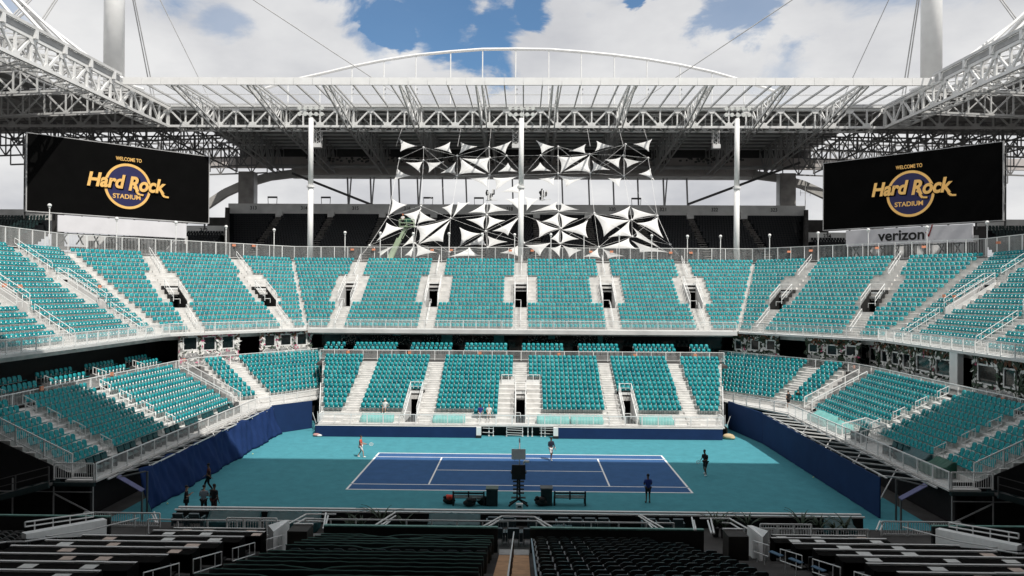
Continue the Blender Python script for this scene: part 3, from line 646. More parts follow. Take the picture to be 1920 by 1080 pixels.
for s in (-1, 1):
    b = MB(); pts = [(s * 50.0, 101.4, 39.3), (s * 56, 101.6, 38.6), (s * 61, 101.8, 37.2), (s * 66, 102, 35.0), (s * 78, 102, 27)]
    for p, q in zip(pts, pts[1:]): b.bar(p, q, 1.2, 1.7)
    RB(b, 'haunch_beam', mat('haunch_grey', (.50, .49, .47), .8, .12, .5))
rr = random.Random(2); b = MB()      # lighting and speakers hung inside the roof
for i in range(260):
    x = rr.uniform(-46, 46); b.ell((x, rr.uniform(94, 96.5), rr.choice((40.9, 41.5, 42.0)) + rr.uniform(-.2, .2)), (.22, .2, .22), 0, 6, 4) if i % 2 else b.box((x, 95.5, 41.3 + rr.uniform(-.5, .5)), (.5, .4, .35))
RB(b, 'rigging_clutter', dgrey, kind='stuff')
# underside columns at the back opening
for px in (654, 697, 735, 750, 785, 832, 876, 963, 1056, 1106, 1152, 1198, 1246, 1290):
    p = PY(px, 335, 100.5); b = MB(); b.bar((p.x - .3, 100.5, 38.4), (p.x, 100.5, 31.0), .32, .32); 
    if px in (654, 697, 785, 1246): b.bar((p.x + .55, 100.5, 38.4), (p.x, 100.5, 31.0), .26)
    b.build('roof_strut', grey, label='thin grey strut behind the far black deck', cat='strut', group='struts under the far roof beam')
for s, px, lab in ((-1, 465, 'left'), (1, 1474, 'right')):
    p = PY(px, 350, 99); b = MB(); b.box((p.x, 99, 33.5), (3.2, 2.6, 11.2)); b.box((p.x - s * 1.65 if s < 0 else p.x - 1.7, 99, 33.6), (.12, 2.0, 11), 0, 1); b.build('concrete_pier', [mat('pier_concrete', (.34, .325, .31), .9, .25, .5), wdull], label=f'thick dark concrete pier under the far roof beam near the {lab} video screen', cat='pier')
for (u0, v0, u1, v1) in ((548, 325, 725, 395), (1290, 383, 1500, 305)):
    a, c = PY(u0, v0, 98), PY(u1, v1, 98); MB().bar(a, c, .5, .5).build('diagonal_brace', dgrey, label='dark diagonal roof brace ending on the ' + ('left' if u0 < 900 else 'right') + ' part of the black upper deck', cat='brace')

# side wings
for s, w_ in ((-1, 'left'), (1, 'right')):
    t = thing('stadium_roof', f'{w_} wing of the white steel canopy roof with its long open truss', 'roof', (s * 90, 20, ZR))
    b = MB(); truss(b, (s * (XE + .6), 69.5), (s * (XE + .6), -40), 45.55, 42.35, 45.55, 42.35, 38, .40, .27, .30); RB(b, 'front_truss', white)
    b = MB(); truss(b, (s * (XE + 3.6), 68.5), (s * (XE + 3.6), -40), 45.4, 42.3, 45.4, 42.3, 38, .28, .2, .2, gus=False, flip=True)
    y = 68
    while y > -38:
        b.bar((s * (XE + .6), y, 42.3), (s * (XE + 3.6), y - 1.44, 42.3), .15); b.bar((s * (XE + 3.6), y - 1.44, 42.3), (s * (XE + .6), y - 2.88, 42.3), .15); b.bar((s * (XE + .6), y, 45.4), (s * (XE + 3.6), y - 1.44, 45.4), .12); y -= 2.88
    RB(b, 'rear_truss', wdull)
    b = MB(); b.bb(min(s * XE, s * (XE + .3)), max(s * XE, s * (XE + .3)), -40, YE - .1, 46.6, 47.0); RB(b, 'roof_edge', wdull)
    b = MB(); b.bb(min(s * (XE + .35), s * (XE + .7)), max(s * (XE + .35), s * (XE + .7)), -40, YE - .1, 45.8, 46.6); RB(b, 'shadow_gap', grey)
    y = YE - 2
    b = MB()
    while y > -40: b.bb(min(s * (XE - .05), s * (XE + .35)), max(s * (XE - .05), s * (XE + .35)), y - .25, y + .25, 45.5, 46.6); y -= 5.76
    RB(b, 'edge_bracket', white)
    b = MB()
    for yy in [58.5 - 11.8 * k for k in range(8)]:
        truss(b, (s * (XE + 1), yy), (s * 112, yy), 45.6, 42.3, 44.5, 40.2, 14, .28, .2, .22, gus=False); truss(b, (s * (XE + 1), yy + 1.5), (s * 112, yy + 1.5), 45.6, 42.4, 44.5, 40.3, 14, .2, .16, .18, gus=False, flip=True)
    RB(b, 'main_truss', wdull)
    x0, x1 = s * (XE + 14), s * 120
    b = MB(); b.add([(x0, 60, ZR + .3), (x1, 60, ZR - 1), (x1, -40, ZR - 1), (x0, -40, ZR + .3), (x0, 60, ZR + .6), (x1, 60, ZR - .7), (x1, -40, ZR - .7), (x0, -40, ZR + .6)], BOXF); RB(b, 'roof_deck', MATS['roof_deck_metal'])
    yy = -39.5
    while yy < 69:
        RB(MB().add([(s * (XE + .8), yy, ZR + .12), (s * (XE + 14), yy, ZR + .12), (s * (XE + 14), yy + 5.6, ZR + .12), (s * (XE + .8), yy + 5.6, ZR + .12)], [(0, 1, 2, 3)]), 'roof_panel', panelm); yy += 5.76
    b = MB(); x = XE + 6
    while x < 116: z = ZR - (x - XE) / 58 * 1.2; b.bar((s * x, -40, z - .05), (s * x, 69, z - .05), .2, .3); x += 2.9
    RB(b, 'joist', grey)
    # bow-string arch standing on the wing
    ax = s * 74; b = MB(); ys = [68 - 5.9 * k for k in range(19)]
    zz = lambda y: 47.0 + 14.5 * (1 - ((y - 15) / 53.5) ** 2)
    for a_, c_ in zip(ys, ys[1:]):
        b.tube((ax, a_, zz(a_)), (ax, c_, zz(c_)), .30, 8)
    RB(b, 'arch_tube', white)
    b = MB()
    for k_, yy in enumerate(ys[1:-1]):
        b.tube((ax, yy, zz(yy)), (s * (XE + 1.0), yy + .4, 46.8), .24, 6); b.tube((ax, yy, zz(yy)), (s * 86, yy, 46.0), .2, 6)
    RB(b, 'arch_hanger', white)
# near wing above and behind the camera, which shades the near half of the court
t = thing('stadium_roof', 'near wing of the canopy roof overhead, out of view', 'roof', (0, -60, ZR))
b = MB(); b.bb(-120, 120, -35.8, -20.6, ZR + .2, ZR + .3); RB(b, 'roof_panel', diffp); b = MB(); b.bb(-120, 120, -110, -36, ZR + .2, ZR + .8); RB(b, 'roof_deck', MATS['roof_deck_metal'])  # unseen front strip, made milky to brighten the near seats
b = MB(); b.bb(-120, 120, -20.6, -20.3, ZR - .7, ZR + 1.0); RB(b, 'roof_edge', wdull)
b = MB(); b.bb(-120, 120, -100, -99, -1, ZR); RB(b, 'rear_wall', concd)  # stands for the unseen rear stand, put in to block light
# the far arch above the roof
t = thing('roof_arch', 'low white bow arch with thin hangers standing on the far roof', 'arch', (0, 75, 47))
apx = [(480, 172), (540, 152), (600, 139), (660, 125), (720, 113), (780, 103.5), (845, 97), (905, 92.5), (967, 92), (1029, 93), (1090, 97.5), (1152, 103.5), (1213, 111.5), (1275, 122), (1335, 135), (1395, 152), (1455, 172)]
P = [PY(u, v, 75) for u, v in apx]; b = MB()
for a, c in zip(P, P[1:]): b.tube(a, c, .29, 8)
RB(b, 'arch_tube', white)
for p in P: RB(MB().tube(p, (p.x, 75, 46.2), .11, 6), 'hanger', white)
b = MB()
for p in P[3:-3]:
    for k in range(3): b.box((p.x + .28, 74.9, 49.5 + k * .9), (.2, .15, .3))
RB(b, 'hanger_fitting', dgrey)
# masts and cables
for s, w_ in ((-1, 'left'), (1, 'right')):
    b = MB(); xm = -67.2 if s < 0 else 65.6
    b.tube((xm, 61, 46.7), (xm, 61, 80), 1.55, 24, 1.5); smooth(b.build('roof_mast', white, label=f'broad white mast rising behind the {w_} roof corner', cat='mast'))
    top = Vector((xm, 61, 76))
    ends = [((s * 68, 75, 47.2), .11, 2), ((s * 57, 75, 47.2), .07, 1), ((s * 20, 75, 47.5), .09, 1), ((s * 72, 40, 47), .11, 2), ((s * 78, 52, 47), .11, 2), ((s * 72.5, 22, 48), .10, 1)]
    for i, (e, r, n) in enumerate(ends):
        for k in range(n):
            o = Vector((k * .55, 0, 0)); MB().tube(top + o * .3, Vector(e) + o, r, 6).build('roof_cable', grey, label=f'thin stay cable from the {w_} roof mast, ' + (('to the side wing, ', 'to the far roof, ')[i < 3] + ('steepest', 'middle', 'longest')[i % 3] + ('', ', inner strand', ', outer strand')[n - 1 + (k if n > 1 else 0)]), cat='cable', group=f'stay cables of the {w_} roof mast')

# ------------------------------------------------------------------ floodlight poles
POLEX = (-30.1, -0.22, 30.1)
for x, lab in zip(POLEX, ('left', 'middle', 'right')):
    t = thing('floodlight_pole', f'tall white floodlight pole behind the upper seats, {lab} of the three', 'floodlight pole', (x, 46.0, 17.3))
    smooth(MB().tube((0, 0, 0), (0, 0, 11), .40, 16, .38).build('pole', white, t)); smooth(MB().tube((0, 0, 11.1), (0, 0, 20.8), .36, 16, .34).build('pole', white, t)); MB().tube((0, 0, 10.95), (0, 0, 11.2), .55, 16).build('flange', white, t)
    MB().bar((-1.9, 0, 22.2), (1.9, 0, 22.2), .12).bar((-1.9, 0, 21.3), (1.9, 0, 21.3), .12).bar((0, 0, 20.6), (0, 0, 22.4), .14).build('crossarm', wdull, t)
    for k in range(5):
        for r_ in range(2):
            xx = -1.6 + .8 * k; zz = 21.35 + .85 * r_; lm = MB().tube((0, .1, 0), (0, -.22, -.06), .24, 12, .30).tube((0, -.2, -.06), (0, -.26, -.07), .25, 12, .25, 1).tube((0, .1, 0), (0, .3, .03), .24, 12, .10).build('lamp', [wdull, paperw], t); lm.location = (xx, -.1, zz)
for px in (597, 967, 1342):   # rigs hanging under the front truss
    p = PY(px, 262, 71.5); b = MB()
    for dx in (-.5, .5):
        for dy in (-.5, .5): b.bar((p.x + dx, 71.5 + dy, 42.2), (p.x + dx, 71.5 + dy, 39.6), .09)
    for k in range(3):
        z = 42 - .8 * k; b.bar((p.x - .5, 71, z), (p.x + .5, 71, z - .8), .07); b.bar((p.x + .5, 71, z), (p.x - .5, 71, z - .8), .07)
    b.box((p.x, 71.3, 39.3), (1.3, 1.1, .7)); b.tube((p.x - .6, 71, 39.6), (p.x + .6, 71, 39.0), .12, 6)
    b.build('hanging_rig', white, label='small white lattice rig hanging under the front roof truss, ' + {597: 'behind the left pole', 967: 'beside the middle pole', 1342: 'left of the right pole'}[px], cat='rig')

# ------------------------------------------------------------------ lamp posts along the top fence
BACKL = [(-51.3, -30), (-51.3, 24.8), (-32.2, 45.6), (32.2, 45.6), (51.3, 24.8), (51.3, -30)]
def on_line(u, v, line):
    best = None
    for a, b in zip(line, line[1:]):
        p = PV(u, v, a, b); A, B = Vector(a), Vector(b); tt = (Vector((p.x, p.y)) - A).dot(B - A) / (B - A).length_squared
        if -.001 <= tt <= 1.001: best = p
    return best
ORD = ['first', 'second', 'third', 'fourth', 'fifth', 'sixth', 'seventh', 'eighth', 'ninth', 'tenth', 'eleventh', 'twelfth', 'thirteenth', 'fourteenth', 'fifteenth', 'sixteenth', 'seventeenth', 'eighteenth', 'nineteenth', 'twentieth', 'twenty-first', 'twenty-second', 'twenty-third', 'twenty-fourth', 'twenty-fifth']
for li, (u, v) in enumerate(((93, 385), (219, 410), (330, 417), (424, 425), (514, 431), (647, 436), (713, 437), (775, 438), (842, 438), (904, 439), (965, 440), (1033, 440), (1095, 441), (1161, 441), (1222, 442), (1289, 443), (1351, 443), (1443, 441), (1534, 437), (1628, 431), (1738, 426), (1851, 417))):
    p = on_line(u, v, BACKL); hgt = p.z - 17.6
    t = thing('lamp_post', f'white globe lamp post at the top fence, {ORD[li]} from the left', 'lamp post', (p.x, p.y, 17.6), 0, 'globe lamps along the top fence')
    MB().tube((0, 0, 0), (0, 0, hgt - .25), .06, 6).build('pole', white, t); smooth(MB().ell((0, 0, hgt), (.21, .21, .20), 0, 12, 8).build('globe', white, t))
    MB().tube((0, 0, hgt - .32), (0, 0, hgt - .2), .12, 8).build('collar', wdull, t)

# ------------------------------------------------------------------ video screens
def video_screen(side):
    s = -1 if side == 'left' else 1
    if s < 0: N_, F_ = Vector((-68.45, 42.6, 0)), Vector((-50.95, 60, 0)); z0, z1 = 24.42, 35.15; ctr = (239.9, 349.5); wt = (241.5, 299.2); st = (237.7, 368.8); hr = (239, 343.5)
    else: N_, F_ = Vector((65.04, 43, 0)), Vector((48.08, 60, 0)); z0, z1 = 23.75, 34.35; ctr = (1706.5, 363.2); wt = (1704.3, 312.2); st = (1704.0, 382.2); hr = (1708, 352)
    a, b_ = (N_, F_) if s < 0 else (F_, N_)
    ex = (b_ - a).normalized(); ez = Vector((0, 0, 1)); outv = Vector((ex.y, -ex.x, 0)); o = (a + b_) / 2; W_ = (b_ - a).length; H_ = z1 - z0
    t = thing('video_screen', f'{side} giant black video screen showing a gold welcome emblem', 'video screen', (o.x, o.y, z0))
    def put(ob, px, lift=.05, w=None):
        p = PV(*px, a, b_); q = p + outv * lift; ob.matrix_world = Matrix.Identity(4); M4 = Matrix.Identity(4)
        for i in range(3): M4[i][0], M4[i][1], M4[i][2], M4[i][3] = ex[i], ez[i], outv[i], q[i]
        ob.parent = t; ob.matrix_parent_inverse = Matrix.Translation(-Vector((o.x, o.y, z0))); ob.matrix_basis = M4; return ob
    cpx = None
    def flat(name, b, mts, origin, lift):
        ob = b.build(name, mts, t); M4 = Matrix.Identity(4); q = origin + outv * lift
        for i in range(3): M4[i][0], M4[i][1], M4[i][2], M4[i][3] = ex[i], ez[i], outv[i], q[i]
        ob.matrix_parent_inverse = Matrix.Translation(-Vector((o.x, o.y, z0))); ob.matrix_basis = M4; return ob
    org = Vector((o.x, o.y, (z0 + z1) / 2))
    flat('display', MB().bb(-W_ / 2, W_ / 2, -H_ / 2, H_ / 2, -.25, 0), screen_m, org, 0)
    fr = MB()
    for (x0, x1, y0, y1) in ((-W_ / 2 - .12, -W_ / 2, -H_ / 2 - .12, H_ / 2 + .12), (W_ / 2, W_ / 2 + .12, -H_ / 2 - .12, H_ / 2 + .12), (-W_ / 2, W_ / 2, H_ / 2, H_ / 2 + .1), (-W_ / 2, W_ / 2, -H_ / 2 - .14, -H_ / 2)): fr.bb(x0, x1, y0, y1, -.5, .04)
    flat('frame', fr, grey, org, 0)
    bk = MB()
    for k in range(8): bk.bar((-W_ / 2 + k * W_ / 7, -H_ / 2 - 1, -1.6), (-W_ / 2 + k * W_ / 7, H_ / 2 - .3, -1.6), .22); 
    for k in range(5): bk.bar((-W_ / 2, -H_ / 2 + k * H_ / 4.6, -1.6), (W_ / 2, -H_ / 2 + k * H_ / 4.6, -1.6), .2); bk.bar((-W_ / 2, -H_ / 2 + k * H_ / 4.6, -1.6), (-W_ / 2, -H_ / 2 + k * H_ / 4.6, -.3), .15); bk.bar((W_ / 2, -H_ / 2 + k * H_ / 4.6, -1.6), (W_ / 2, -H_ / 2 + k * H_ / 4.6, -.3), .15)
    flat('support_frame', bk, dgrey, org, 0)
    R1, R2 = 3.22, 2.86; ry = 1.06; n = 64
    ring = MB(); ring.add([(R1 * cos(2 * pi * i / n), R1 * ry * sin(2 * pi * i / n), 0) for i in range(n)] + [(R2 * cos(2 * pi * i / n), R2 * ry * sin(2 * pi * i / n), 0) for i in range(n)], [(i, (i + 1) % n, n + (i + 1) % n, n + i) for i in range(n)])
    cp = PV(*ctr, a, b_)
    flat('disc', MB().add([(R2 * cos(2 * pi * i / n), R2 * ry * sin(2 * pi * i / n), 0) for i in range(n)], [tuple(range(n))]), navy_s, cp, .03); flat('ring', ring, gold, cp, .05)
    def txt(name, strn, px, w, h, mt, bold, shear, lift, rot=0):
        me = fit_mesh(text_mesh(strn, 1, bold, shear), w, h, mt); ob = link(name, me, t); p = PV(*px, a, b_) + outv * lift; M4 = Matrix.Identity(4); e1 = ex * cos(rot) + ez * sin(rot); e2 = ez * cos(rot) - ex * sin(rot)
        for i in range(3): M4[i][0], M4[i][1], M4[i][2], M4[i][3] = e1[i], e2[i], outv[i], p[i]
        ob.matrix_parent_inverse = Matrix.Translation(-Vector((o.x, o.y, z0))); ob.matrix_basis = M4; return ob
    txt('lettering', 'WELCOME TO', wt, 3.55, .55, gold, .015, 0, .05); txt('lettering', 'STADIUM', st, 3.8, .70, gold, .02, 0, .06)
    hp = PV(*hr, a, b_)
    txt('lettering', 'Hard', (hr[0] - 1, hr[1]), 1, 1, gold, .04, .25, .12) if False else None
    def name_text(mt, grow, lift, dx=0, dz=0):
        me1 = fit_mesh(text_mesh('Hard', 1, .035 + grow, .22), 5.1, 2.1 + grow * 3, mt); me2 = fit_mesh(text_mesh('Rock', 1, .035 + grow, .22), 5.3, 2.2 + grow * 3, mt)
        for me, cx_, cz_ in ((me1, -2.85, .12), (me2, 2.75, -.02)):
            ob = link('lettering', me, t); q = hp + ex * (cx_ + dx) + ez * (cz_ + dz) + outv * lift; M4 = Matrix.Identity(4)
            for i in range(3): M4[i][0], M4[i][1], M4[i][2], M4[i][3] = ex[i], ez[i], outv[i], q[i]
            ob.matrix_parent_inverse = Matrix.Translation(-Vector((o.x, o.y, z0))); ob.matrix_basis = M4
        sw = MB()
        for (x, z, k) in ((1.35, -.95, 1), (5.0, -.95, 1)):      # swash tails under the R and the k
            pts = [(x - .55, z + .45), (x - .15, z + .15), (x - .05, z - .35), (x + .25, z - .62), (x + .85, z - .66)]
            for i_, (p0, p1) in enumerate(zip(pts, pts[1:])):
                wd = (.34, .36, .34, .26)[i_] + grow; sw.bar((p0[0], p0[1], 0), (p1[0], p1[1], 0), wd, .03)
        flat('letter_tail', sw, mt, hp + ex * dx + ez * dz, lift)
    name_text(screen_m, .05, .08, .16, -.14); name_text(gold, 0, .14)
    # sponsor board below
    if s < 0: q0, q1 = (107, 398), (348, 440)
    else: q0, q1 = (1588, 432), (1825, 455)
    c0 = PV(q0[0], 415 if s < 0 else 445, a, b_); c1 = PV(q1[0], 430 if s < 0 else 435, a, b_); wb = (c1 - c0).length; mid = (c0 + c1) / 2
    zt = z0 - .35; zb_ = zt - (2.35 if s < 0 else 2.45)
    bd = thing('sponsor_board', ('blank pale grey' if s < 0 else 'pale grey lettered') + f' board below the {side} video screen', 'board', (mid.x, mid.y, zb_))
    t2, t = t, bd
    def flat2(name, b, mts, lift):
        ob = b.build(name, mts, bd); M4 = Matrix.Identity(4); q = Vector((mid.x, mid.y, (zt + zb_) / 2)) + outv * lift
        for i in range(3): M4[i][0], M4[i][1], M4[i][2], M4[i][3] = ex[i], ez[i], outv[i], q[i]
        ob.matrix_parent_inverse = Matrix.Translation(-Vector((mid.x, mid.y, zb_))); ob.matrix_basis = M4; return ob
    flat2('panel', MB().bb(-wb / 2, wb / 2, -(zt - zb_) / 2, (zt - zb_) / 2, -.4, 0), mat('pale_board', (.80, .80, .83), .6, .05, .6), .4)
    lg = MB()
    for k in range(9):
        x = -wb / 2 + .6 + k * (wb - 1.2) / 8; lg.bar((x, -1.2, -1), (x + .9, -2.8, -1.6), .16); lg.bar((x + .9, -1.2, -1), (x, -2.8, -1.6), .16)
    lg.bar((-wb / 2, -1.35, -1), (wb / 2, -1.35, -1), .2); lg.bar((-wb / 2 - 1, -3.4, -1.5), (wb / 2 + 1, -3.4, -1.5), .5)
    flat2('support_lattice', lg, dgrey, .4)
    if s > 0:
        bm = mat('black_lettering', (.01, .01, .01), .6, .05); me = fit_mesh(text_mesh('verizon', 1, .020), 6.3, 1.5, bm); ob = link('lettering', me, bd); pp = PV(1690.5, 441.5, a, b_) + outv * .45; M4 = Matrix.Identity(4)
        for i in range(3): M4[i][0], M4[i][1], M4[i][2], M4[i][3] = ex[i], ez[i], outv[i], pp[i]
        ob.matrix_parent_inverse = Matrix.Translation(-Vector((mid.x, mid.y, zb_))); ob.matrix_basis = M4
        ck = MB().add([(-.42, -.05, 0), (-.18, -.05, 0), (.02, -.42, 0), (.42, 1.0, 0), (.62, 1.0, 0), (.12, -.72, 0), (-.06, -.72, 0)], [tuple(range(7))])
        ob = ck.build('check_mark', mat('dark_red_mark', (.28, .02, .02), .6, .05), bd); pp = PV(1742.5, 434.5, a, b_) + outv * .46
        for i in range(3): M4[i][0], M4[i][1], M4[i][2], M4[i][3] = ex[i], ez[i], outv[i], pp[i]
        ob.matrix_parent_inverse = Matrix.Translation(-Vector((mid.x, mid.y, zb_))); ob.matrix_basis = M4
video_screen('left'); video_screen('right')

# ------------------------------------------------------------------ black upper decks behind (300 level)
SD = mat('dark_seat_rows', (.006, .008, .012), .9, .35, 6)
t = thing('upper_deck', 'far upper deck of black seats below a grey numbered wall', 'grandstand', (0, 95, 21))
xl, xr = -62.4, 58.9
b = MB(); b.bb(xl, xr, 95.0, 96.2, 29.75, 31.85); RB(b, 'top_wall', mat('deck_wall_grey', (.80, .80, .78), .85, .12, .5))
nrow = 20
for i in range(nrow):
    y1 = 95 - i * .85; z1 = 29.3 - i * .5; b = MB(); k_ = (y1 - CY) / 149.4; b.bb(xl * k_ + .6, xr * k_ - .6, y1 - .85, y1 - .002, z1 - 1.2, z1 - .45); RB(b, 'step', SD)
b = MB(); rr = random.Random(5)
for i in range(nrow):
    y1 = 95 - i * .85 - .45; z1 = 29.3 - i * .5 - .45; k_ = (y1 - CY) / 149.4; x = xl * k_ + 1.2
    while x < xr * k_ - 1.2:
        if any(abs(x + .23 - PY(q_, 395, 95).x) < .85 for q_ in (525, 622, 718, 814, 910, 1006, 1102, 1198, 1293, 1393)): x += .55; continue
        b.add([(x, y1, z1 + .35), (x + .46, y1, z1 + .35), (x + .44, y1 + .16, z1 + .85), (x + .02, y1 + .16, z1 + .85), (x, y1 - .3, z1 + .42), (x + .46, y1 - .3, z1 + .42)], [(0, 1, 2, 3), (0, 4, 5, 1)]); x += .55
RB(b, 'seat_rows', mat('black_deck_seats', (.010, .012, .015), .6, .3, 3), kind='stuff')
ai = [525, 622, 718, 814, 910, 1006, 1102, 1198, 1293, 1393]
for px in ai:
    x = PY(px, 395, 95).x; b = MB()
    for i in range(nrow): b.bb(x - .75, x + .75, 95 - i * .85 - .85, 95 - i * .85 - .004, 29.3 - i * .5 - 1.1, 29.3 - i * .5 - .34)
    RB(b, 'aisle', mat('deck_aisle', (.40, .38, .36), .9, .3, 1.5)); RB(MB().prism([(x - .7, 94.2), (x + .7, 94.2), (x + .7, 94.99), (x - .7, 94.99)], 28.6, 30.2), 'landing', MATS['deck_wall_grey'])
for s, x in ((-1, xl), (1, xr)):
    b = MB(); 
    for i in range(nrow): k_ = (95 - i * .85 - CY) / 149.4; b.bb(x * k_ - .3, x * k_ + .3, 95 - i * .85 - .85, 95 - i * .85 - .006, 10, 30.9 - i * .3)
    RB(b, 'end_wall', concd)
for num, px in ((313, 478), (314, 573), (315, 669), (316, 766), (318, 958), (320, 1150), (321, 1245), (322, 1342), (323, 1453)):
    me = fit_mesh(text_mesh(str(num), 1, .01), 1.35, .75, black); p = PY(px, 0, 94.97); o = link('section_number', me, t); o.matrix_parent_inverse = Matrix.Translation(-t.location)
    o.matrix_basis = Matrix(((1, 0, 0, p.x), (0, 0, -1, 94.96), (0, 1, 0, 30.95), (0, 0, 0, 1)))
RB(MB().bb(xl, xr, 95.02, 95.9, 27.5, 29.74), 'wall_base', SD); b = MB(); b.bb(xl - 5, xr + 5, 96.2, 97, 0, 29); RB(b, 'rear_wall', concd)
for px in (511, 611, 803, 898, 1193): 
    p = PY(px, 370, 95.8); b = MB(); b.bar((p.x - .9, 95.8, 31.8), (p.x - 1.0, 95.8, 33.4), .1).bar((p.x + .9, 95.8, 31.8), (p.x + 1.0, 95.8, 33.4), .1).box((p.x, 95.8, 33.3), (2.0, .3, .35)).build('light_frame', dgrey, label='small dark goal-shaped light frame on the grey deck wall', cat='frame', group='light frames on the far deck wall')
p = PY(1510, 345, 95.5); MB().bar((p.x, 95.5, 29), (p.x, 95.5, 36), .1).bar((p.x - 1.1, 95.5, 34.6), (p.x + 1.1, 95.5, 34.6), .06).bar((p.x - 1, 95.5, 34), (p.x - 1, 95.5, 35.2), .06).bar((p.x + 1, 95.5, 34), (p.x + 1, 95.5, 35.2), .06).build('antenna', grey, label='thin antenna mast beside the right end of the black deck', cat='antenna')
# corner pieces of the upper deck
for (num, u0, v0, u1, v1, yy, tx, ty, lab) in ((309, -60, 392, 100, 407, 66, 41, 409, 'far left of the picture'), (312, 348, 423, 424, 432, 84, 382, 432, 'right of the left screen'), (324, 1513, 444, 1587, 436, 84, 1551, 443, 'left of the right screen'), (327, 1838, 423, 1985, 412, 66, 1887, 428, 'far right of the picture')):
    a, c = PY(u0, v0, yy), PY(u1, v1, yy); zt = max(a.z, c.z); t = thing('upper_deck', f'corner piece of black upper deck with number {num}, {lab}', 'grandstand', ((a.x + c.x) / 2, yy, zt))
    RB(MB().bb(a.x, c.x, yy, yy + .8, zt - 1.9, zt), 'top_wall', MATS['deck_wall_grey'])
    for i in range(9): RB(MB().bb(a.x + .3, c.x - .3, yy - .85 * (i + 1), yy - .85 * i - .003, zt - 4.2 - .5 * i, zt - 1.9 - .5 * i), 'step', SD)
    b = MB()
    for i in range(9):
        x = a.x + .6
        while x < c.x - .8: yq = yy - .85 * i - .5; zq = zt - 1.9 - .5 * i; b.add([(x, yq, zq + .35), (x + .46, yq, zq + .35), (x + .44, yq + .16, zq + .85), (x + .02, yq + .16, zq + .85), (x, yq - .3, zq + .42), (x + .46, yq - .3, zq + .42)], [(0, 1, 2, 3), (0, 4, 5, 1)]); x += .55
    RB(b, 'seat_rows', MATS['black_deck_seats'] if num in (312, 324) else mat('deep_green_seats', (.01, .03, .03), .5, .3, 3), kind='stuff')
    me = fit_mesh(text_mesh(str(num), 1, .01), 1.9 if num in (309, 327) else 1.5, .9, black); p = PY(tx, ty, yy - .03); o = link('section_number', me, t); o.matrix_parent_inverse = Matrix.Translation(-t.location); o.matrix_basis = Matrix(((1, 0, 0, p.x), (0, 0, -1, yy - .03), (0, 1, 0, p.z), (0, 0, 0, 1)))
for (u0, u1, v0, lab) in ((97, 110, 396, 'left of the blank board'), (1824, 1852, 424, 'right of the lettered board')):
    a, c = PY(u0, v0, 62), PY(u1, v0, 62); MB().bb(a.x, c.x, 62, 63.5, 15, a.z).build('concrete_pier', concd, label=f'dark concrete wall end below the video screen, {lab}', cat='pier')
# pale concourse wall and kiosks seen below the screens
for s, (u0, u1, v0, v1, yy) in (('left', (150, 350, 442, 462, 58)), ('right', (1600, 1835, 440, 476, 58))):
    a, c = PY(u0, v0, yy), PY(u1, v1, yy); b = MB(); b.bb(a.x, c.x, yy, yy + .3, 15, max(a.z, c.z)); 
    for k in range(6):
        x = a.x + (c.x - a.x) * (k + .5) / 6.2; b.bb(x, x + 1.0 + .5 * (k % 3), yy - .05, yy - .01, 17.5, max(a.z, c.z) - .8 - .4 * (k % 2), 1)
    b.build('concourse_wall', [white, dgrey], label=f'pale wall with dark openings seen below the {s} video screen', cat='wall')

# ------------------------------------------------------------------ sail net between the roof and the plaza
def SN(zx, zy, lift=0):        # a point of the hung net: a plane leaning back towards its top
    u, v = 680 + zx / 3.2, 240 + zy / 3.2; d = ray(u, v)
    A = Vector((0, 54, 19.5)); nrm = Vector((0, -21.5, 12.0)).normalized()
    return CAMP + d * ((A - CAMP).dot(nrm) / d.dot(nrm)) - nrm * lift * -1
TRI = """224,70 320,107 228,140;435,122 524,87 532,150;590,87 682,112 582,152;783,118 890,80 855,150;1045,78 1145,112 1075,152;1242,138 1335,100 1335,152;1406,80 1500,108 1396,138;1630,97 1733,70 1717,138;262,207 357,203 343,265;387,207 485,203 397,265;471,270 557,207 555,270;600,183 762,180 752,265;585,180 730,272 580,277;815,262 872,212 922,262;1013,258 1065,210 1125,258;1175,173 1345,165 1190,265;1215,260 1360,170 1365,264;1380,198 1480,250 1378,257;1455,190 1545,180 1540,242;1567,180 1668,202 1588,235;1660,275 1727,245 1748,312;212,250 285,288 188,312;1060,305 1155,290 1145,345;1180,285 1340,295 1222,350;1470,300 1550,303 1540,355;640,300 755,293 745,352;785,300 925,292 800,370;830,385 940,330 942,392;860,427 945,415 942,495;975,415 1055,425 985,492;180,428 262,462 160,522;252,518 350,485 315,577;345,500 435,552 328,572;480,478 545,450 530,525;572,448 640,445 540,535;640,508 738,448 737,512;765,450 870,495 750,510;628,550 738,528 725,602;757,530 850,555 745,605;325,592 522,547 340,690;345,692 520,560 480,680;585,600 700,635 588,702;145,572 245,600 88,675;92,745 215,690 105,768;238,712 310,630 305,690;255,765 312,702 292,772;322,695 440,747 322,770;620,705 725,640 738,702;752,650 862,682 752,716;785,617 938,537 872,642;1012,503 1165,445 1168,492;1190,450 1290,490 1182,502;1082,560 1172,512 1183,592;1183,515 1285,545 1195,603;1045,555 1172,605 1060,655;1200,612 1347,558 1347,655;1130,665 1182,612 1178,692;1195,620 1292,665 1192,692;1393,520 1598,555 1450,645;1488,520 1602,472 1595,548;1618,480 1762,522 1622,548;1652,572 1768,540 1800,655;1430,720 1595,665 1640,725;1625,600 1810,735 1642,655;1620,680 1830,745 1665,745;975,702 1125,690 1062,765;1128,722 1190,702 1182,772;1200,705 1312,732 1240,775;830,750 945,698 932,768;520,772 642,720 705,768;1328,772 1412,722 1425,778;1438,725 1565,768 1472,782;1480,655 1600,560 1612,650"""
t = thing('sail_net', 'hung net of white curved fabric triangles strung on cables before the black deck', 'shade sails', SN(960, 770))
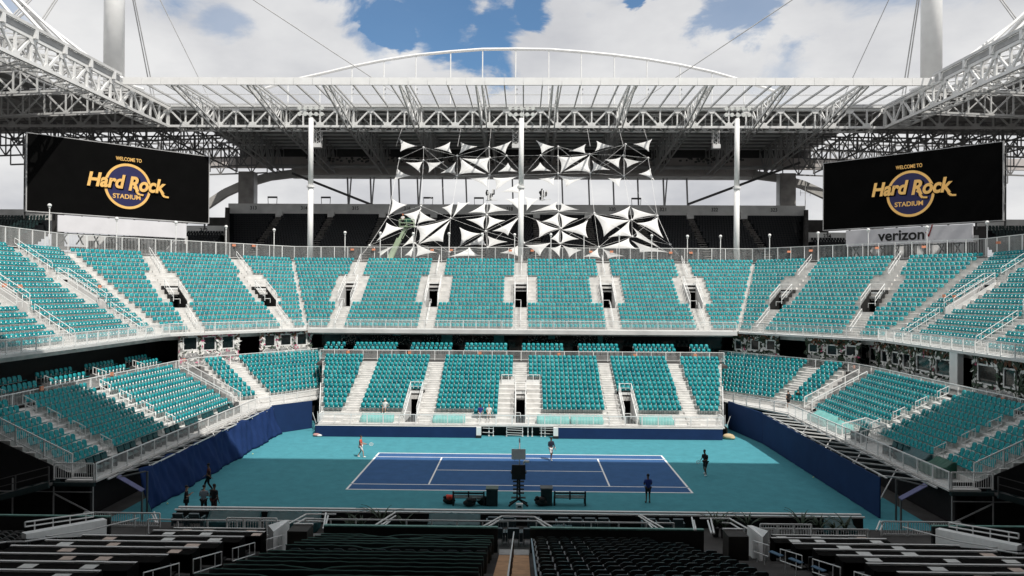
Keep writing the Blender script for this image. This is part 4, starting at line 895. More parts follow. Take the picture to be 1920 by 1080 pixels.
rs = random.Random(8)
for tr in TRI.split(';'):
    P = [SN(*map(float, q.split(','))) + Vector((0, rs.uniform(-.15, .15), 0)) for q in tr.split()]
    c = (P[0] + P[1] + P[2]) / 3; P = [c + (p_ - c) * 1.10 for p_ in P]; rim = []
    for i in range(3):
        a, b_ = P[i], P[(i + 1) % 3]; mid = (a + b_) / 2; pull = (c - mid) * .25; k = 8
        for j in range(k):
            s_ = j / k; rim.append(a + (b_ - a) * s_ + pull * (4 * s_ * (1 - s_)) )
    b = MB(); n = len(rim); hub = c + Vector((0, .35, .1)); b.add([*rim, hub], [(i, (i + 1) % n, n) for i in range(n)])
    o = RB(b, 'sail', sailm); sm = o.modifiers.new('s', 'SOLIDIFY'); sm.thickness = .015; smooth(o)
NODES = [(365,117),(220,184),(365,194),(568,167),(762,178),(863,167),(758,115),(567,287),(760,282),(968,282),(1068,165),(1173,112),(1172,170),(1173,273),(1360,157),(1364,270),(1565,165),(1578,98),(1713,180),(1568,287),(150,535),(350,468),(312,592),(527,542),(745,522),(945,518),(738,620),(312,693),(520,745),(748,718),(1175,500),(1188,602),(1390,512),(1183,693),(1417,714),(1615,552),(1618,652),(1768,527),(1845,700),(40,705),(968,690)]
NP = [SN(*q) for q in NODES]
for p in NP: RB(MB().ell(p, (.19, .19, .19), 0, 8, 6), 'node_ball', white)
seen = set()
for i, p in enumerate(NP):
    for j in sorted(range(len(NP)), key=lambda k: (NP[k] - p).length)[1:6]:
        if (NP[j] - p).length < 9.5 and (min(i, j), max(i, j)) not in seen:
            seen.add((min(i, j), max(i, j))); RB(MB().tube(p, NP[j], .018, 5), 'cable', white)
for zx in (200, 570, 760, 1365, 1565, 1720): p = SN(zx, 110); RB(MB().tube(p, (p.x, 70.2, 42.3), .025, 5), 'cable', white)
for (a, b_) in (((40, 705), (150, 535)), ((150, 535), (220, 184)), ((1845, 700), (1768, 527)), ((1768, 527), (1713, 180)), ((350, 468), (365, 194)), ((527, 542), (567, 287)), ((745, 522), (760, 282)), ((1175, 500), (1173, 273)), ((1390, 512), (1364, 270)), ((1615, 552), (1568, 287)), ((40, 705), (-5, 760)), ((1845, 700), (1900, 770)), ((945, 518), (968, 282))): RB(MB().tube(SN(*a), SN(*b_), .028, 5), 'cable', white)
def cluster(px, py, lab):
    p = SN((px - 680) * 3.2, (py - 240) * 3.2, .3); r2 = random.Random(px); b = MB()
    for k in range(14):
        q = p + Vector((r2.uniform(-.8, .8), r2.uniform(-.3, .3), r2.uniform(-.6, .8))); b.box(q, (.16, .5, r2.uniform(.4, .9)), r2.uniform(-.5, .5), k % 2)
    b.ell(p + Vector((-.7, 0, .5)), (.3, .2, .3), 0).bar(p + Vector((-.9, 0, -.7)), p + Vector((.9, 0, -.6)), .12, .12, 1)
    b.build('speaker_cluster', [black, white], label=lab, cat='speaker cluster')
cluster(922, 370, 'black and white equipment cluster hung in the sail net, left of the middle pole'); cluster(1022, 369, 'black and white equipment cluster hung in the sail net, right of the middle pole')

# ------------------------------------------------------------------ boom lift
limem = mat('pale_green_paint', (.42, .52, .36), .5, .1)
A, Bm_, C_ = PY(728, 492, 52), PY(749, 448, 52), PY(762, 423, 52)
t = thing('boom_lift', 'pale green boom lift reaching up to the sails with a small basket', 'boom lift', (A.x - 1, 52, 17))
RB(MB().bar(A - Vector((.6, 0, 1.2)), Bm_, .75, .75), 'lower_boom', limem); RB(MB().bar(Bm_ - (Bm_ - A) * .15, C_, .40, .40).bar(Bm_ + Vector((.45, 0, 0)), C_ + Vector((.40, 0, -.1)), .10, .10), 'upper_boom', limem)
RB(MB().bb(A.x - 2.4, A.x + 1.6, 51, 53, 17.6, 18.4).bb(A.x - 2.2, A.x - 1.2, 50.8, 53.2, 17, 17.7, 1).bb(A.x + .4, A.x + 1.4, 50.8, 53.2, 17, 17.7, 1), 'chassis', [limem, black])
BK = PY(762, 425, 52); b = MB(); x0, x1 = BK.x - 1.0, BK.x + 1.15
for z in (BK.z, BK.z + .55, BK.z + 1.05):
    b.bar((x0, 51.5, z), (x1, 51.5, z), .07).bar((x0, 52.5, z), (x1, 52.5, z), .07).bar((x0, 51.5, z), (x0, 52.5, z), .07).bar((x1, 51.5, z), (x1, 52.5, z), .07)
for x in (x0, (x0 + x1) / 2, x1): b.bar((x, 51.5, BK.z), (x, 51.5, BK.z + 1.05), .06).bar((x, 52.5, BK.z), (x, 52.5, BK.z + 1.05), .06)
RB(b.bb(x0, x1, 51.5, 52.5, BK.z - .1, BK.z - .02), 'basket', [limem]); RB(MB().box((BK.x + .2, 52, BK.z + 1.0), (.9, .5, .55)), 'control_box', green_t)

# ------------------------------------------------------------------ people
def skin_mesh(name, joints, edges, mt, lvl=1, root=0):
    me = bpy.data.meshes.new(name); me.from_pydata([j[0] for j in joints], edges, []); o = bpy.data.objects.new(name, me); COL.objects.link(o)
    sm = o.modifiers.new('skin', 'SKIN'); sm.use_smooth_shade = True
    for i, j in enumerate(joints):
        r = j[1]; me.skin_vertices[0].data[i].radius = (r, r) if not isinstance(r, tuple) else r
    me.skin_vertices[0].data[root].use_root = True
    ss = o.modifiers.new('sub', 'SUBSURF'); ss.levels = lvl; ss.render_levels = lvl
    dg = bpy.context.evaluated_depsgraph_get(); m2 = bpy.data.meshes.new_from_object(o.evaluated_get(dg)); bpy.data.objects.remove(o); bpy.data.meshes.remove(me); m2.name = name; m2.materials.clear(); m2.materials.append(mt); return m2
HAIRM = mat('dark_hair', (.012, .009, .007), .7, .1)
def person(label, loc, rz, shirt, short, sk=None, arms='down', legs='stand', hat=None, long=False, scale=1.0, racket=None, group=None, hair=None, sleeves=True, shoe=None, shoeless=False):
    sk = sk or skin1; t = thing('person', label, 'person', loc, rz, group); t.scale = (scale,) * 3
    J = {}
    sit = legs == 'sit'; ph = .50 if sit else .95
    dz = ph - .95; lean = {'lean': .22}.get(legs, .0); lean = .10 if legs == 'ready' else lean
    def U(x, y, z): return Vector((x, y + lean * max(0, z - .95) / .6, z + dz))
    J['pel'] = U(0, 0, .95); J['wst'] = U(0, .0, 1.10); J['chs'] = U(0, .0, 1.33); J['nkb'] = U(0, 0, 1.47); J['nck'] = U(0, .02, 1.53); J['hd1'] = U(0, .035, 1.62); J['hd2'] = U(0, .03, 1.72)
    for s, k in ((-1, 'l'), (1, 'r')):
        J['sh' + k] = U(s * .185, 0, 1.41)
        ew = {'down': (U(s * .245, -.03, 1.12), U(s * .26, .06, .87)), 'cross': (U(s * .25, .05, 1.14), U(-s * .06, .24, 1.19)), 'front': (U(s * .24, .07, 1.14), U(s * .15, .33, 1.10)), 'hips': (U(s * .34, -.06, 1.16), U(s * .18, .04, 1.02)), 'phone': (U(s * .23, .06, 1.13), U(s * .08, .27, 1.28)), 'swing': (U(s * .25, -.10 * s, 1.13), U(s * .27, .20 * s + .05, .93)), 'up': (U(s * .30, .12, 1.36), U(s * .30, .30, 1.55))}[arms]
        J['el' + k], J['wr' + k] = ew; dr = (J['wr' + k] - J['el' + k]).normalized(); J['ha' + k] = J['wr' + k] + dr * .09
        J['hp' + k] = U(s * .09, 0, .90) if not lean else Vector((s * .09, 0, .90 + dz))
        if sit: J['kn' + k] = Vector((s * .13, .42, .52)); J['an' + k] = Vector((s * .13, .46, .09)); J['to' + k] = Vector((s * .14, .60, .04))
        elif legs in ('walk',): f = .26 * s; J['kn' + k] = Vector((s * .09, .12 + f * .4, .50)); J['an' + k] = Vector((s * .09, f, .09)); J['to' + k] = Vector((s * .10, f + .15, .04))
        elif legs == 'ready': J['kn' + k] = Vector((s * .15, .12 - .10 * s, .49)); J['an' + k] = Vector((s * .19, -.02 - .22 * s, .09)); J['to' + k] = Vector((s * .21, .13 - .22 * s, .04))
        else: J['kn' + k] = Vector((s * .10, .02, .50)); J['an' + k] = Vector((s * .11, 0, .09)); J['to' + k] = Vector((s * .13, .15, .04))
    rad = dict(pel=.125, wst=.115, chs=.135, nkb=.075, nck=.052, hd1=.078, hd2=.088, sh=.062, el=.042, wr=.028, ha=.030, hp=.085, kn=.055, an=.036, to=.034)
    names = list(J); R = lambda k: rad.get(k, rad.get(k[:2], .05))
    E_ = [('pel', 'wst'), ('wst', 'chs'), ('chs', 'nkb'), ('nkb', 'nck'), ('nck', 'hd1'), ('hd1', 'hd2')]
    for k in 'lr': E_ += [('chs', 'sh' + k), ('sh' + k, 'el' + k), ('el' + k, 'wr' + k), ('wr' + k, 'ha' + k), ('pel', 'hp' + k), ('hp' + k, 'kn' + k), ('kn' + k, 'an' + k), ('an' + k, 'to' + k)]
    ix = {k: i for i, k in enumerate(names)}
    me = skin_mesh('body', [(tuple(J[k]), R(k)) for k in names], [(ix[a], ix[b]) for a, b in E_], sk)
    ex = MB()      # fingers, thumb, nose and ears join the body mesh; eyes and mouth are small dark insets
    for s, k in ((-1, 'l'), (1, 'r')):
        h = J['ha' + k]; dr = (J['ha' + k] - J['wr' + k]).normalized(); sd = dr.cross(Vector((0, 0, 1)) if abs(dr.z) < .9 else Vector((0, 1, 0))).normalized(); nm = dr.cross(sd)
        for f in range(4):
            a = h + sd * (-.026 + .0175 * f) + dr * .015; ln = (.068, .078, .072, .055)[f]; m_ = a + dr * ln * .55; ex.tube(a, m_, .0095, 5, .0085).tube(m_, m_ + (dr * .8 + nm * .6) * ln * .5, .0085, 5, .006)
        a = h - dr * .03 - sd * .028; ex.tube(a, a + (dr * .6 - sd * .8).normalized() * .05, .011, 5, .008)
    hc = J['hd1'] + Vector((0, 0, .05)); ex.tube(hc + Vector((0, .075, .012)), hc + Vector((0, .118, -.022)), .008, 5, .014)
    for s in (-1, 1): ex.ell(hc + Vector((s * .086, .0, .0)), (.014, .026, .034), 0, 6, 4).ell(hc + Vector((s * .032, .088, .022)), (.012, .008, .008), 1, 6, 4)
    ex.box(hc + Vector((0, .088, -.058)), (.045, .012, .008), 0, 1)
    bm = bmesh.new(); bm.from_mesh(me); m2 = ex.mesh('x', [sk, HAIRM]); bm.from_mesh(m2); bm.to_mesh(me); bm.free(); me.materials.append(HAIRM); bpy.data.meshes.remove(m2)
    link('body', me, t)
    # clothes
    g_ = 1.22
    def cloth(nm, ks, es, grow, mt, over={}):
        id_ = {k: i for i, k in enumerate(ks)}; pts = [(tuple(over.get(k, J.get(k))), R(k) * grow + .012) for k in ks]
        link(nm, skin_mesh(nm, pts, [(id_[a], id_[b]) for a, b in es], mt), t)
    ov = {k: J['sh' + k[-1]].lerp(J['el' + k[-1]], .75) for k in ('ell', 'elr')}
    ks = ['wst', 'pel', 'chs', 'nkb', 'shl', 'shr', 'ell', 'elr']; es = [('pel', 'wst'), ('wst', 'chs'), ('chs', 'nkb'), ('chs', 'shl'), ('chs', 'shr'), ('shl', 'ell'), ('shr', 'elr')]
    if long == 'sleeve':
        ov = {}; ks += ['wrl', 'wrr']; es += [('ell', 'wrl'), ('elr', 'wrr')]
    cloth('shirt', ks, es, 1.08, shirt, ov)
    ks = ['pel', 'hpl', 'hpr', 'knl', 'knr']; es = [('pel', 'hpl'), ('pel', 'hpr'), ('hpl', 'knl'), ('hpr', 'knr')]; ov = {}
    if long is True: ks += ['anl', 'anr']; es += [('knl', 'anl'), ('knr', 'anr')]
    else: ov = {k: J['hp' + k[-1]].lerp(J[k], .9) for k in ('knl', 'knr')}
    cloth('trousers' if long is True else 'shorts', ks, es, 1.12, short, ov)
    for k in 'lr':
        d = (J['to' + k] - J['an' + k]); MB().ell(J['an' + k].lerp(J['to' + k], .6) + Vector((0, 0, -.012)), (.052, .125, .052), 0, 10, 6).build('shoe', shoe or white, t)
    hm = MB(); hm.ell(J['hd2'] + Vector((0, -.022, .012)), (.092, .100, .088), 0, 10, 6)
    if hat: hm = MB(); hm.ell(J['hd2'] + Vector((0, -.01, .025)), (.105, .112, .085), 0, 10, 6).box(J['hd2'] + Vector((0, .13, .0)), (.13, .11, .015)); hm.build('cap', hat, t)
    else: hm.build('hair', hair or HAIRM, t)
    if racket:
        h = J['ha' + racket]; dr = (h - J['wr' + racket]).normalized(); dr = (dr + Vector((.1, .5, .15))).normalized()
        Mx = t.matrix_basis.copy() if False else Matrix.Translation(loc) @ Matrix.Rotation(rz, 4, 'Z')
        rk = MB(); rk.tube(h - dr * .05, h + dr * .30, .016, 6); c = h + dr * .48; sd = Vector((dr.y, -dr.x, 0)).normalized() if abs(dr.z) < .95 else Vector((1, 0, 0)); up2 = sd.cross(dr)
        pts = [c + dr * .17 * cos(2 * pi * i / 16) + up2 * .125 * sin(2 * pi * i / 16) for i in range(17)]; rk.path(pts, .013, 5, 1)
        for k in range(-3, 4): rk.tube(c + dr * .16 * k / 3.5 + up2 * .11 * sqrt(1 - (k / 3.5) ** 2), c + dr * .16 * k / 3.5 - up2 * .11 * sqrt(1 - (k / 3.5) ** 2), .004, 4, None, 1).tube(c + up2 * .115 * k / 3.5 + dr * .16 * sqrt(1 - (k / 3.5) ** 2), c + up2 * .115 * k / 3.5 - dr * .16 * sqrt(1 - (k / 3.5) ** 2), .004, 4, None, 1)
        ro = rk.build('tennis_racket', [black, paperw], label='tennis racket held by the player ' + ('in coral red' if 'coral' in label else 'in a navy top' if 'navy' in label else 'in dark clothes'), cat='racket'); ro.matrix_world = Mx
    return t
redm = mat('coral_red_cloth', (.62, .10, .06), .8, .1); whc = mat('white_cloth', (.75, .74, .72), .85, .06); nvc = mat('navy_cloth', (.012, .016, .035), .85, .1); bkc = mat('black_cloth', (.010, .010, .011), .85, .1); roy = mat('royal_blue_cloth', (.02, .04, .22), .85, .1); gyc = mat('grey_blue_cloth', (.25, .29, .33), .85, .1); mar = mat('maroon_cloth', (.06, .012, .010), .85, .1); shoeb = mat('black_shoes', (.012, .012, .012), .5, .1)
def gp(u, v, z=0): p = PZ(u, v, z); return (p.x, p.y, z + .012)
person('player in a coral red shirt and white shorts walking with a racket', gp(676, 857.5), -pi / 2, redm, whc, arms='front', legs='walk', racket='r')
person('player in a navy top and white shorts seen near the far sideline', gp(1033, 862.5), pi * 1.12, nvc, whc, skin2, arms='front', legs='walk', long='sleeve', racket='l', scale=1.03)
person('player in dark clothes and white shoes standing ready with a racket right of the court', gp(1323, 890.5), pi * .72, bkc, bkc, skin2, arms='front', legs='ready', racket='l', scale=1.06)
person('man in a dark blue shirt and black shorts with folded arms by the near sideline', gp(1215, 943.5), .12, roy, bkc, skin2, arms='cross', shoe=shoeb, scale=1.05)
person('man in dark red and black walking beside the curtain', gp(391, 920), 1.9, mar, bkc, skin2, arms='swing', legs='walk', long=True, shoe=shoeb, scale=1.03)
person('man in black looking at a phone, leftmost of the three behind the near wall', gp(349, 966), -1.2, bkc, bkc, skin1, arms='phone', shoe=shoeb)
person('man in a pale grey shirt between two people in black behind the near wall', gp(382, 968), .1, gyc, bkc, skin1, arms='cross', shoe=shoeb, long=True, scale=1.05)
person('man in black, rightmost of the three behind the near wall', gp(401, 968), -.25, bkc, mar, skin2, arms='down', shoe=shoeb, long=True, scale=1.08)
person('spectator in white with a white cap seated in the far lower tier', (PY(723, 760, 15.3).x, 14.95, 1.42 + .365), pi, whc, gyc, legs='sit', hat=whc, arms='hips')
person('spectator in royal blue seated in the front row of the far lower tier', (PY(901, 770, 14.4).x, 14.35, 1.42), pi, roy, whc, skin2, legs='sit', arms='front')
person('spectator in white seated beside the one in royal blue in the front row', (PY(917, 770, 14.4).x, 14.35, 1.42), pi, whc, whc, skin1, legs='sit', arms='front', hair=mat('light_hair', (.45, .33, .18), .7, .1))
p = PZ(1478, 766, 2.2); person('person in black standing on the right corner walkway, left of two', (p.x, p.y, 2.21), .5, bkc, bkc, arms='hips', legs='stand')
p = PZ(1496, 764, 2.2); person('person in black turned sideways on the right corner walkway, right of two', (p.x, p.y, 2.21), -1.0, bkc, bkc, arms='phone', legs='stand')
person('worker with an orange helmet standing in the boom lift basket', (BK.x - .55, 52, BK.z), pi, whc, bkc, hat=mat('orange_helmet', (.85, .22, .06), .4, .05), arms='front', long=True, scale=1.05)

# ------------------------------------------------------------------ court furniture
def bench(px, lab, box_side):
    p = PZ(px, 946, 0); t = thing('players_bench', lab, 'bench', (p.x, p.y, .005)); W2 = .98
    for k in range(3): MB().bb(-W2, W2, -.20 + k * .15, -.08 + k * .15, .44, .48).build('seat_slat', blackp, t)
    for k in range(2): MB().bb(-W2, W2, -.30, -.27, .58 + k * .17, .69 + k * .17).build('back_slat', blackp if k else grey, t)
    for x in (-W2, 0, W2): MB().bb(x - .05, x + .05, -.28, .26, .40, .44).bb(x - .05, x + .05, -.33, -.25, .40 if x == 0 else 0, .92).bb(x - .05, x + .05, .18, .26, 0 if x else .40, .44).build('leg_frame', black, t)
    x = box_side * 1.5; t2 = thing('cooler_cabinet', f'black drinks cabinet at the inner end of the {"left" if box_side > 0 else "right"} players bench', 'cabinet', (p.x + x, p.y, .005))
    MB().bb(-.36, .36, -.34, .34, 0, 1.05).build('body', blackp, t2); MB().bb(-.40, .40, -.38, .38, 1.05, 1.12).build('lid', mat('green_grey_lid', (.10, .14, .12), .6, .1) if box_side > 0 else dgrey, t2); MB().bb(-.30, .30, .345, .37, .2, .9).build('door', black, t2)
bench(879, 'black slatted players bench left of the umpire chair', 1); bench(1068, 'black slatted players bench right of the umpire chair', -1)
def bag(px, py, label, c1, c2, lump):
    p = PZ(px, py, 0); r2 = random.Random(px); b = MB(); b.ell((p.x, p.y, .20), (.42, .24, .22), 0, 12, 6); b.ell((p.x + .05, p.y - .1, .42), (.24, .2, .18), 1 if lump == 6 else 0, 8, 5)
    for k in range(lump): b.ell((p.x + r2.uniform(-.35, .35), p.y + r2.uniform(-.1, .15), .30 + r2.uniform(0, .22)), (.14, .12, .11), k % 2, 8, 5)
    b.path([(p.x - .25, p.y, .38), (p.x, p.y, .56), (p.x + .25, p.y, .38)], .02, 5)
    smooth(b.build('sports_bag', [c1, c2], label=label, cat='bag'))
bag(842, 944, 'dark sports bag with a bright red towel left of the left bench', black, mat('bright_red', (.75, .06, .03), .7, .1), 6); bag(1015, 948, 'dark racket bag with pink and white markings beside the right cabinet', black, mat('pink_white_print', (.55, .30, .32), .7, .3, 20), 7)
bag(880, 949, 'flat black bag under the left bench', black, bkc, 3); bag(906, 946, 'black bag with pale straps beside the left cabinet', black, paperw, 4)
# umpire chair seen from behind
p = PZ(972, 948, 0); t = thing('umpire_chair', 'tall black umpire chair with a ladder, seen from behind near the net', 'umpire chair', (p.x, p.y, .005))
for s in (-1, 1):
    MB().bar((s * .10, 0, .35), (s * .06, 0, 1.95), .09).build('post', black, t); MB().bar((0, .0, .42), (s * .62, -.2, .03), .10, .10).build('leg', black, t); MB().bar((0, .0, .42), (s * .55, .45, .03), .10, .10).build('leg', black, t)
for z in (.48, .78, 1.02, 1.26, 1.52): MB().bb(-.36 - (.1 if z < .5 else 0), .36 + (.1 if z < .5 else 0), -.12, .14, z, z + .05).build('step', black, t)
MB().bb(-.44, .44, -.10, -.02, 1.68, 2.62).build('backrest', blackp, t); MB().bb(-.44, .44, -.02, .5, 1.78, 1.90).build('seat', blackp, t)
for s in (-1, 1): MB().bb(s * .47 - .04, s * .47 + .04, -.02, .5, 2.05, 2.12).build('armrest', black, t)
MB().bar((.05, 0, 2.6), (.05, 0, 2.95), .06).build('sign_post', wdull, t); MB().bb(-.46, .44, -.03, .03, 2.95, 3.62).build('sign_panel', mat('pale_grey_panel', (.88, .86, .85), .7, .06, 5), t); MB().tube((.03, 0, 3.62), (.05, 0, 4.35), .02, 6).ell((.045, 0, 4.15), (.05, .05, .16), 1, 6, 4).build('flag_pole', [wdull, mat('pale_pink', (.75, .55, .60), .7, .05)], t)
MB().tube((.34, .1, 2.62), (.34, .1, 2.82), .06, 8).tube((.34, .1, 2.8), (.68, .1, 2.8), .09, 8).build('camera', white, t)
p = PZ(974, 953, 0); MB().bb(p.x - .22, p.x + .22, p.y - .15, p.y + .15, .0, .30).bb(p.x - .12, p.x + .12, p.y - .155, p.y - .151, .08, .2, 1).build('towel_box', [white, black], label='small white box with a dark mark behind the umpire chair', cat='box')
t = thing('tennis_net', 'tennis net seen edge-on across the middle of the court', 'tennis net', (0, 0, 0))
for s in (-1, 1): MB().tube((0, s * 6.4, 0), (0, s * 6.4, 1.07), .04, 8).build('net_post', black, t)
MB().add([(-.015, -6.4, .98), (-.015, 6.4, .98), (-.015, 6.4, 1.06), (-.015, -6.4, 1.06), (.015, -6.4, .98), (.015, 6.4, .98), (.015, 6.4, 1.06), (.015, -6.4, 1.06)], BOXF).build('white_band', white, t)
b = MB(); y = -6.4
while y < 6.4: b.bar((0, y, .02), (0, y, .98), .005); y += .09
for k in range(10): b.bar((0, -6.4, .05 + k * .1), (0, 6.4, .05 + k * .1), .005)
b.build('net_mesh', blackf, t, kind='stuff')
p = PZ(1366, 823, 0); smooth(MB().ell((p.x, p.y, .22), (.55, .4, .28), 0, 14, 8).ell((p.x + .25, p.y - .1, .15), (.35, .35, .18), 0, 12, 6).build('covered_bundle', mat('tan_canvas', (.55, .43, .26), .85, .1), label='tan covered bundle on the court by the right end of the low blue wall', cat='bundle'))
p = PZ(594, 818, 0); smooth(MB().ell((p.x, p.y, .14), (.38, .28, .17), 0, 14, 8).ell((p.x + .25, p.y - .1, .1), (.28, .2, .12), 1, 12, 6).build('towel_bundle', [mat('dusty_pink', (.50, .27, .25), .85, .1), whc], label='pink and white towel bundle at the left end of the low blue wall', cat='bundle'))
ballm = mat('ball_yellow', (.72, .78, .35), .8, .05)
for (u, v) in ((474, 851), (314, 944), (1525, 895)): p = PZ(u, v, .04); MB().ell((p.x, p.y, .045), (.05, .05, .05), 0, 8, 6).build('tennis_ball', ballm, label='tennis ball lying near the ' + {474: 'sunlit foot of the curtain', 314: 'shaded foot of the curtain', 1525: 'foot of the right blue wall'}[u], cat='ball')
# middle gap under the far walkway: white scaffold legs and steps
t = thing('scaffold_steps', 'white scaffold legs and steps in the dark gap between the two low blue walls', 'scaffold', (0, 12.8, 0)); b = MB()
for px in (917, 925, 950, 980, 990, 998, 1015, 1022):
    x = PY(px, 800, 12.7).x; RB(MB().bar((x, 12.72, .02), (x, 12.72, 1.0), .05).box((x, 12.72, .05), (.16, .16, .05)).box((x, 12.72, .45), (.11, .11, .08)), 'leg', white)
for (u0, u1, ys) in ((905, 925, (.35, .75)), (950, 980, (.15, .35, .6, .8)), (1012, 1038, (.3, .6, .8))):
    for z in ys: RB(MB().bar((PY(u0, 800, 12.7).x, 12.6, z + .06), (PY(u1, 800, 12.7).x, 12.65, z), .04), 'brace', wdull)
MB().bb(-4.1, 3.6, 13.3, 13.4, 0, .93).build('shade_sheet', blackf, label='black sheet standing for the shade in the gap under the far walkway', cat='screen')  # black sheets stand in for the unlit void below the far tier
MB().bb(-19.0, -4.15, 12.9, 13.0, 0, .93).build('shade_sheet', blackf, label='black sheet standing for the shade under the left half of the far walkway', cat='screen'); MB().bb(3.65, 19, 12.9, 13.0, 0, .93).build('shade_sheet', blackf, label='black sheet standing for the shade under the right half of the far walkway', cat='screen')
for s, w_ in ((-1, 'left'), (1, 'right')):
    b = MB(); b.bb(min(s * 19.4, s * 19.5), max(s * 19.4, s * 19.5), 12.8, 24, 0, 1.0); b.build('shade_sheet', blackf, label=f'black sheet standing for the shade on the {w_} side of the far tier', cat='screen')
    railing('railing', f'white picket railing stepping down the {w_} side of the far lower tier', [(s * 19.45, 14.2, 1.5), (s * 20.6, 18.5, 3.2)], .95, 1.1, .13)
    MB().bar((s * 19.55, 13.9, 0), (s * 19.55, 13.9, 2.0), .06).bar((s * 19.58, 13.9, .5), (s * 20.05, 13.9, 1.9), .05).build('scaffold', wdull, label=f'pale braced scaffold leg in the dark gap at the {w_} end of the far tier', cat='scaffold')
    b = MB(); b.prism([(s * 19.7, 16.5), (s * 22.5, 23.5), (s * 22.6, 23.4), (s * 19.8, 16.4)], 0, 2.0); b.build('shade_sheet', blackf, label=f'black sheet standing for the shade in the gap at the {w_} end of the far tier', cat='screen')

# ------------------------------------------------------------------ covers and armchairs
def tarp(label, x0, x1, y0, y1, z0, hgt, mt, seed, lean=.35, rz=0, c=(0, 0)):
    r2 = random.Random(seed); nx, ny = 14, 6; V = []; F = []
    prof = [(0, .05), (.0, .55), (.12, .62), (.55, .70), (.85, 1.0), (1.0, .98), (1.02, .1)]
    for i in range(nx + 1):
        x = x0 + (x1 - x0) * i / nx
        for j, (a, h) in enumerate(prof):
            V.append((x + r2.uniform(-.02, .02), y0 + (y1 - y0) * a + r2.uniform(-.03, .03), z0 + hgt * h * (1 - .06 * abs(sin(i * 1.3 + seed))) + r2.uniform(-.025, .025)))
    m_ = len(prof)
    for i in range(nx):
        for j in range(m_ - 1): q = i * m_ + j; F.append((q, q + m_, q + m_ + 1, q + 1))
    F += [tuple(range(m_)), tuple(range(nx * m_, (nx + 1) * m_))[::-1]]
    ca, sa = cos(rz), sin(rz); V = [(c[0] + x * ca - y * sa, c[1] + x * sa + y * ca, z) for x, y, z in V] if rz else V
    return smooth(MB().add(V, F).build('seat_cover', mt, label=label, cat='seat cover'))
for i, (u0, u1, lab) in enumerate(((677, 738, 'under the spectator in white'), (812, 872, 'left of the seated pair'), (1007, 1067, 'right of the middle doorway'), (1070, 1131, 'second right of the middle doorway'), (1200, 1262, 'nearest the right end'))):
    tarp(f'pale teal cover over far front row chairs, {lab}', PY(u0, 770, 13.8).x, PY(u1, 770, 13.8).x, 13.35, 14.35, 1.06, .78, teal2, i + 3)
def armchair_parts():
    b = MB().add([(-.30, .18, .40), (.30, .18, .40), (.30, .34, .98), (-.30, .34, .98), (-.30, .30, .40), (.30, .30, .40), (.30, .44, .96), (-.30, .44, .96)], BOXF).mesh('backrest', dteal)
    s = MB().bb(-.28, .28, -.36, .26, .30, .46).mesh('seat', dteal); a = MB().bb(-.06, .06, -.36, .26, 0, .62).mesh('armrest', black); h = MB().box((0, .33, .93), (.40, .10, .12)).mesh('headrest', dteal); return b, s, a, h
ACP = armchair_parts()
def armchair(loc, rz, label, group):
    t = thing('armchair', label, 'armchair', loc, rz, group); link('backrest', ACP[0], t); link('seat', ACP[1], t); link('headrest', ACP[3], t)
    for s in (-1, 1): link('armrest', ACP[2], t, (s * .35, 0, 0))
for y in (-10.3, -9.55, -8.8, -6.9, -6.15, -5.4, -3.9, -3.15, -2.4, -.6, .15, .9, 2.6, 3.35, 4.1, 5.6, 6.35, 7.1, 8.7, 9.45, 10.2, 11.3): armchair((-26.55, y, 2.2), pi / 2, 'dark teal armchair above the left court wall', 'armchairs above the left court wall')
for y in (-4.6, -3.85, -3.1, 1.2, 1.95): armchair((26.55, y, 2.2), -pi / 2, 'dark teal armchair above the right court wall', 'armchairs above the right court wall')
tarp('dark green tarpaulin heap nearest the right end platform', -.9, .9, -.6, .7, 2.2, 1.05, green_t, 21, rz=-pi / 2, c=(26.6, -8.7)); tarp('dark teal cover over armchairs further along the right walkway', -1.2, 1.2, -.5, .6, 2.2, 1.0, dteal, 22, rz=-pi / 2, c=(26.6, -6.0)); tarp('pale teal cloth cover at the far end of the right walkway', -1.8, 1.8, -.5, .7, 2.2, .95, teal2, 23, rz=-pi / 2, c=(26.6, 9.0)); tarp('teal cloth cover in the middle of the right walkway', -1.2, 1.2, -.5, .6, 2.2, .8, teal2, 24, rz=-pi / 2, c=(26.6, 5.2))
railing('railing', 'white railing box round the middle entry of the right side tier', [(26.0, .2, 2.2), (27.9, .2, 2.7), (27.9, 3.4, 2.7), (26.0, 3.4, 2.2)], 1.0, 1.4)

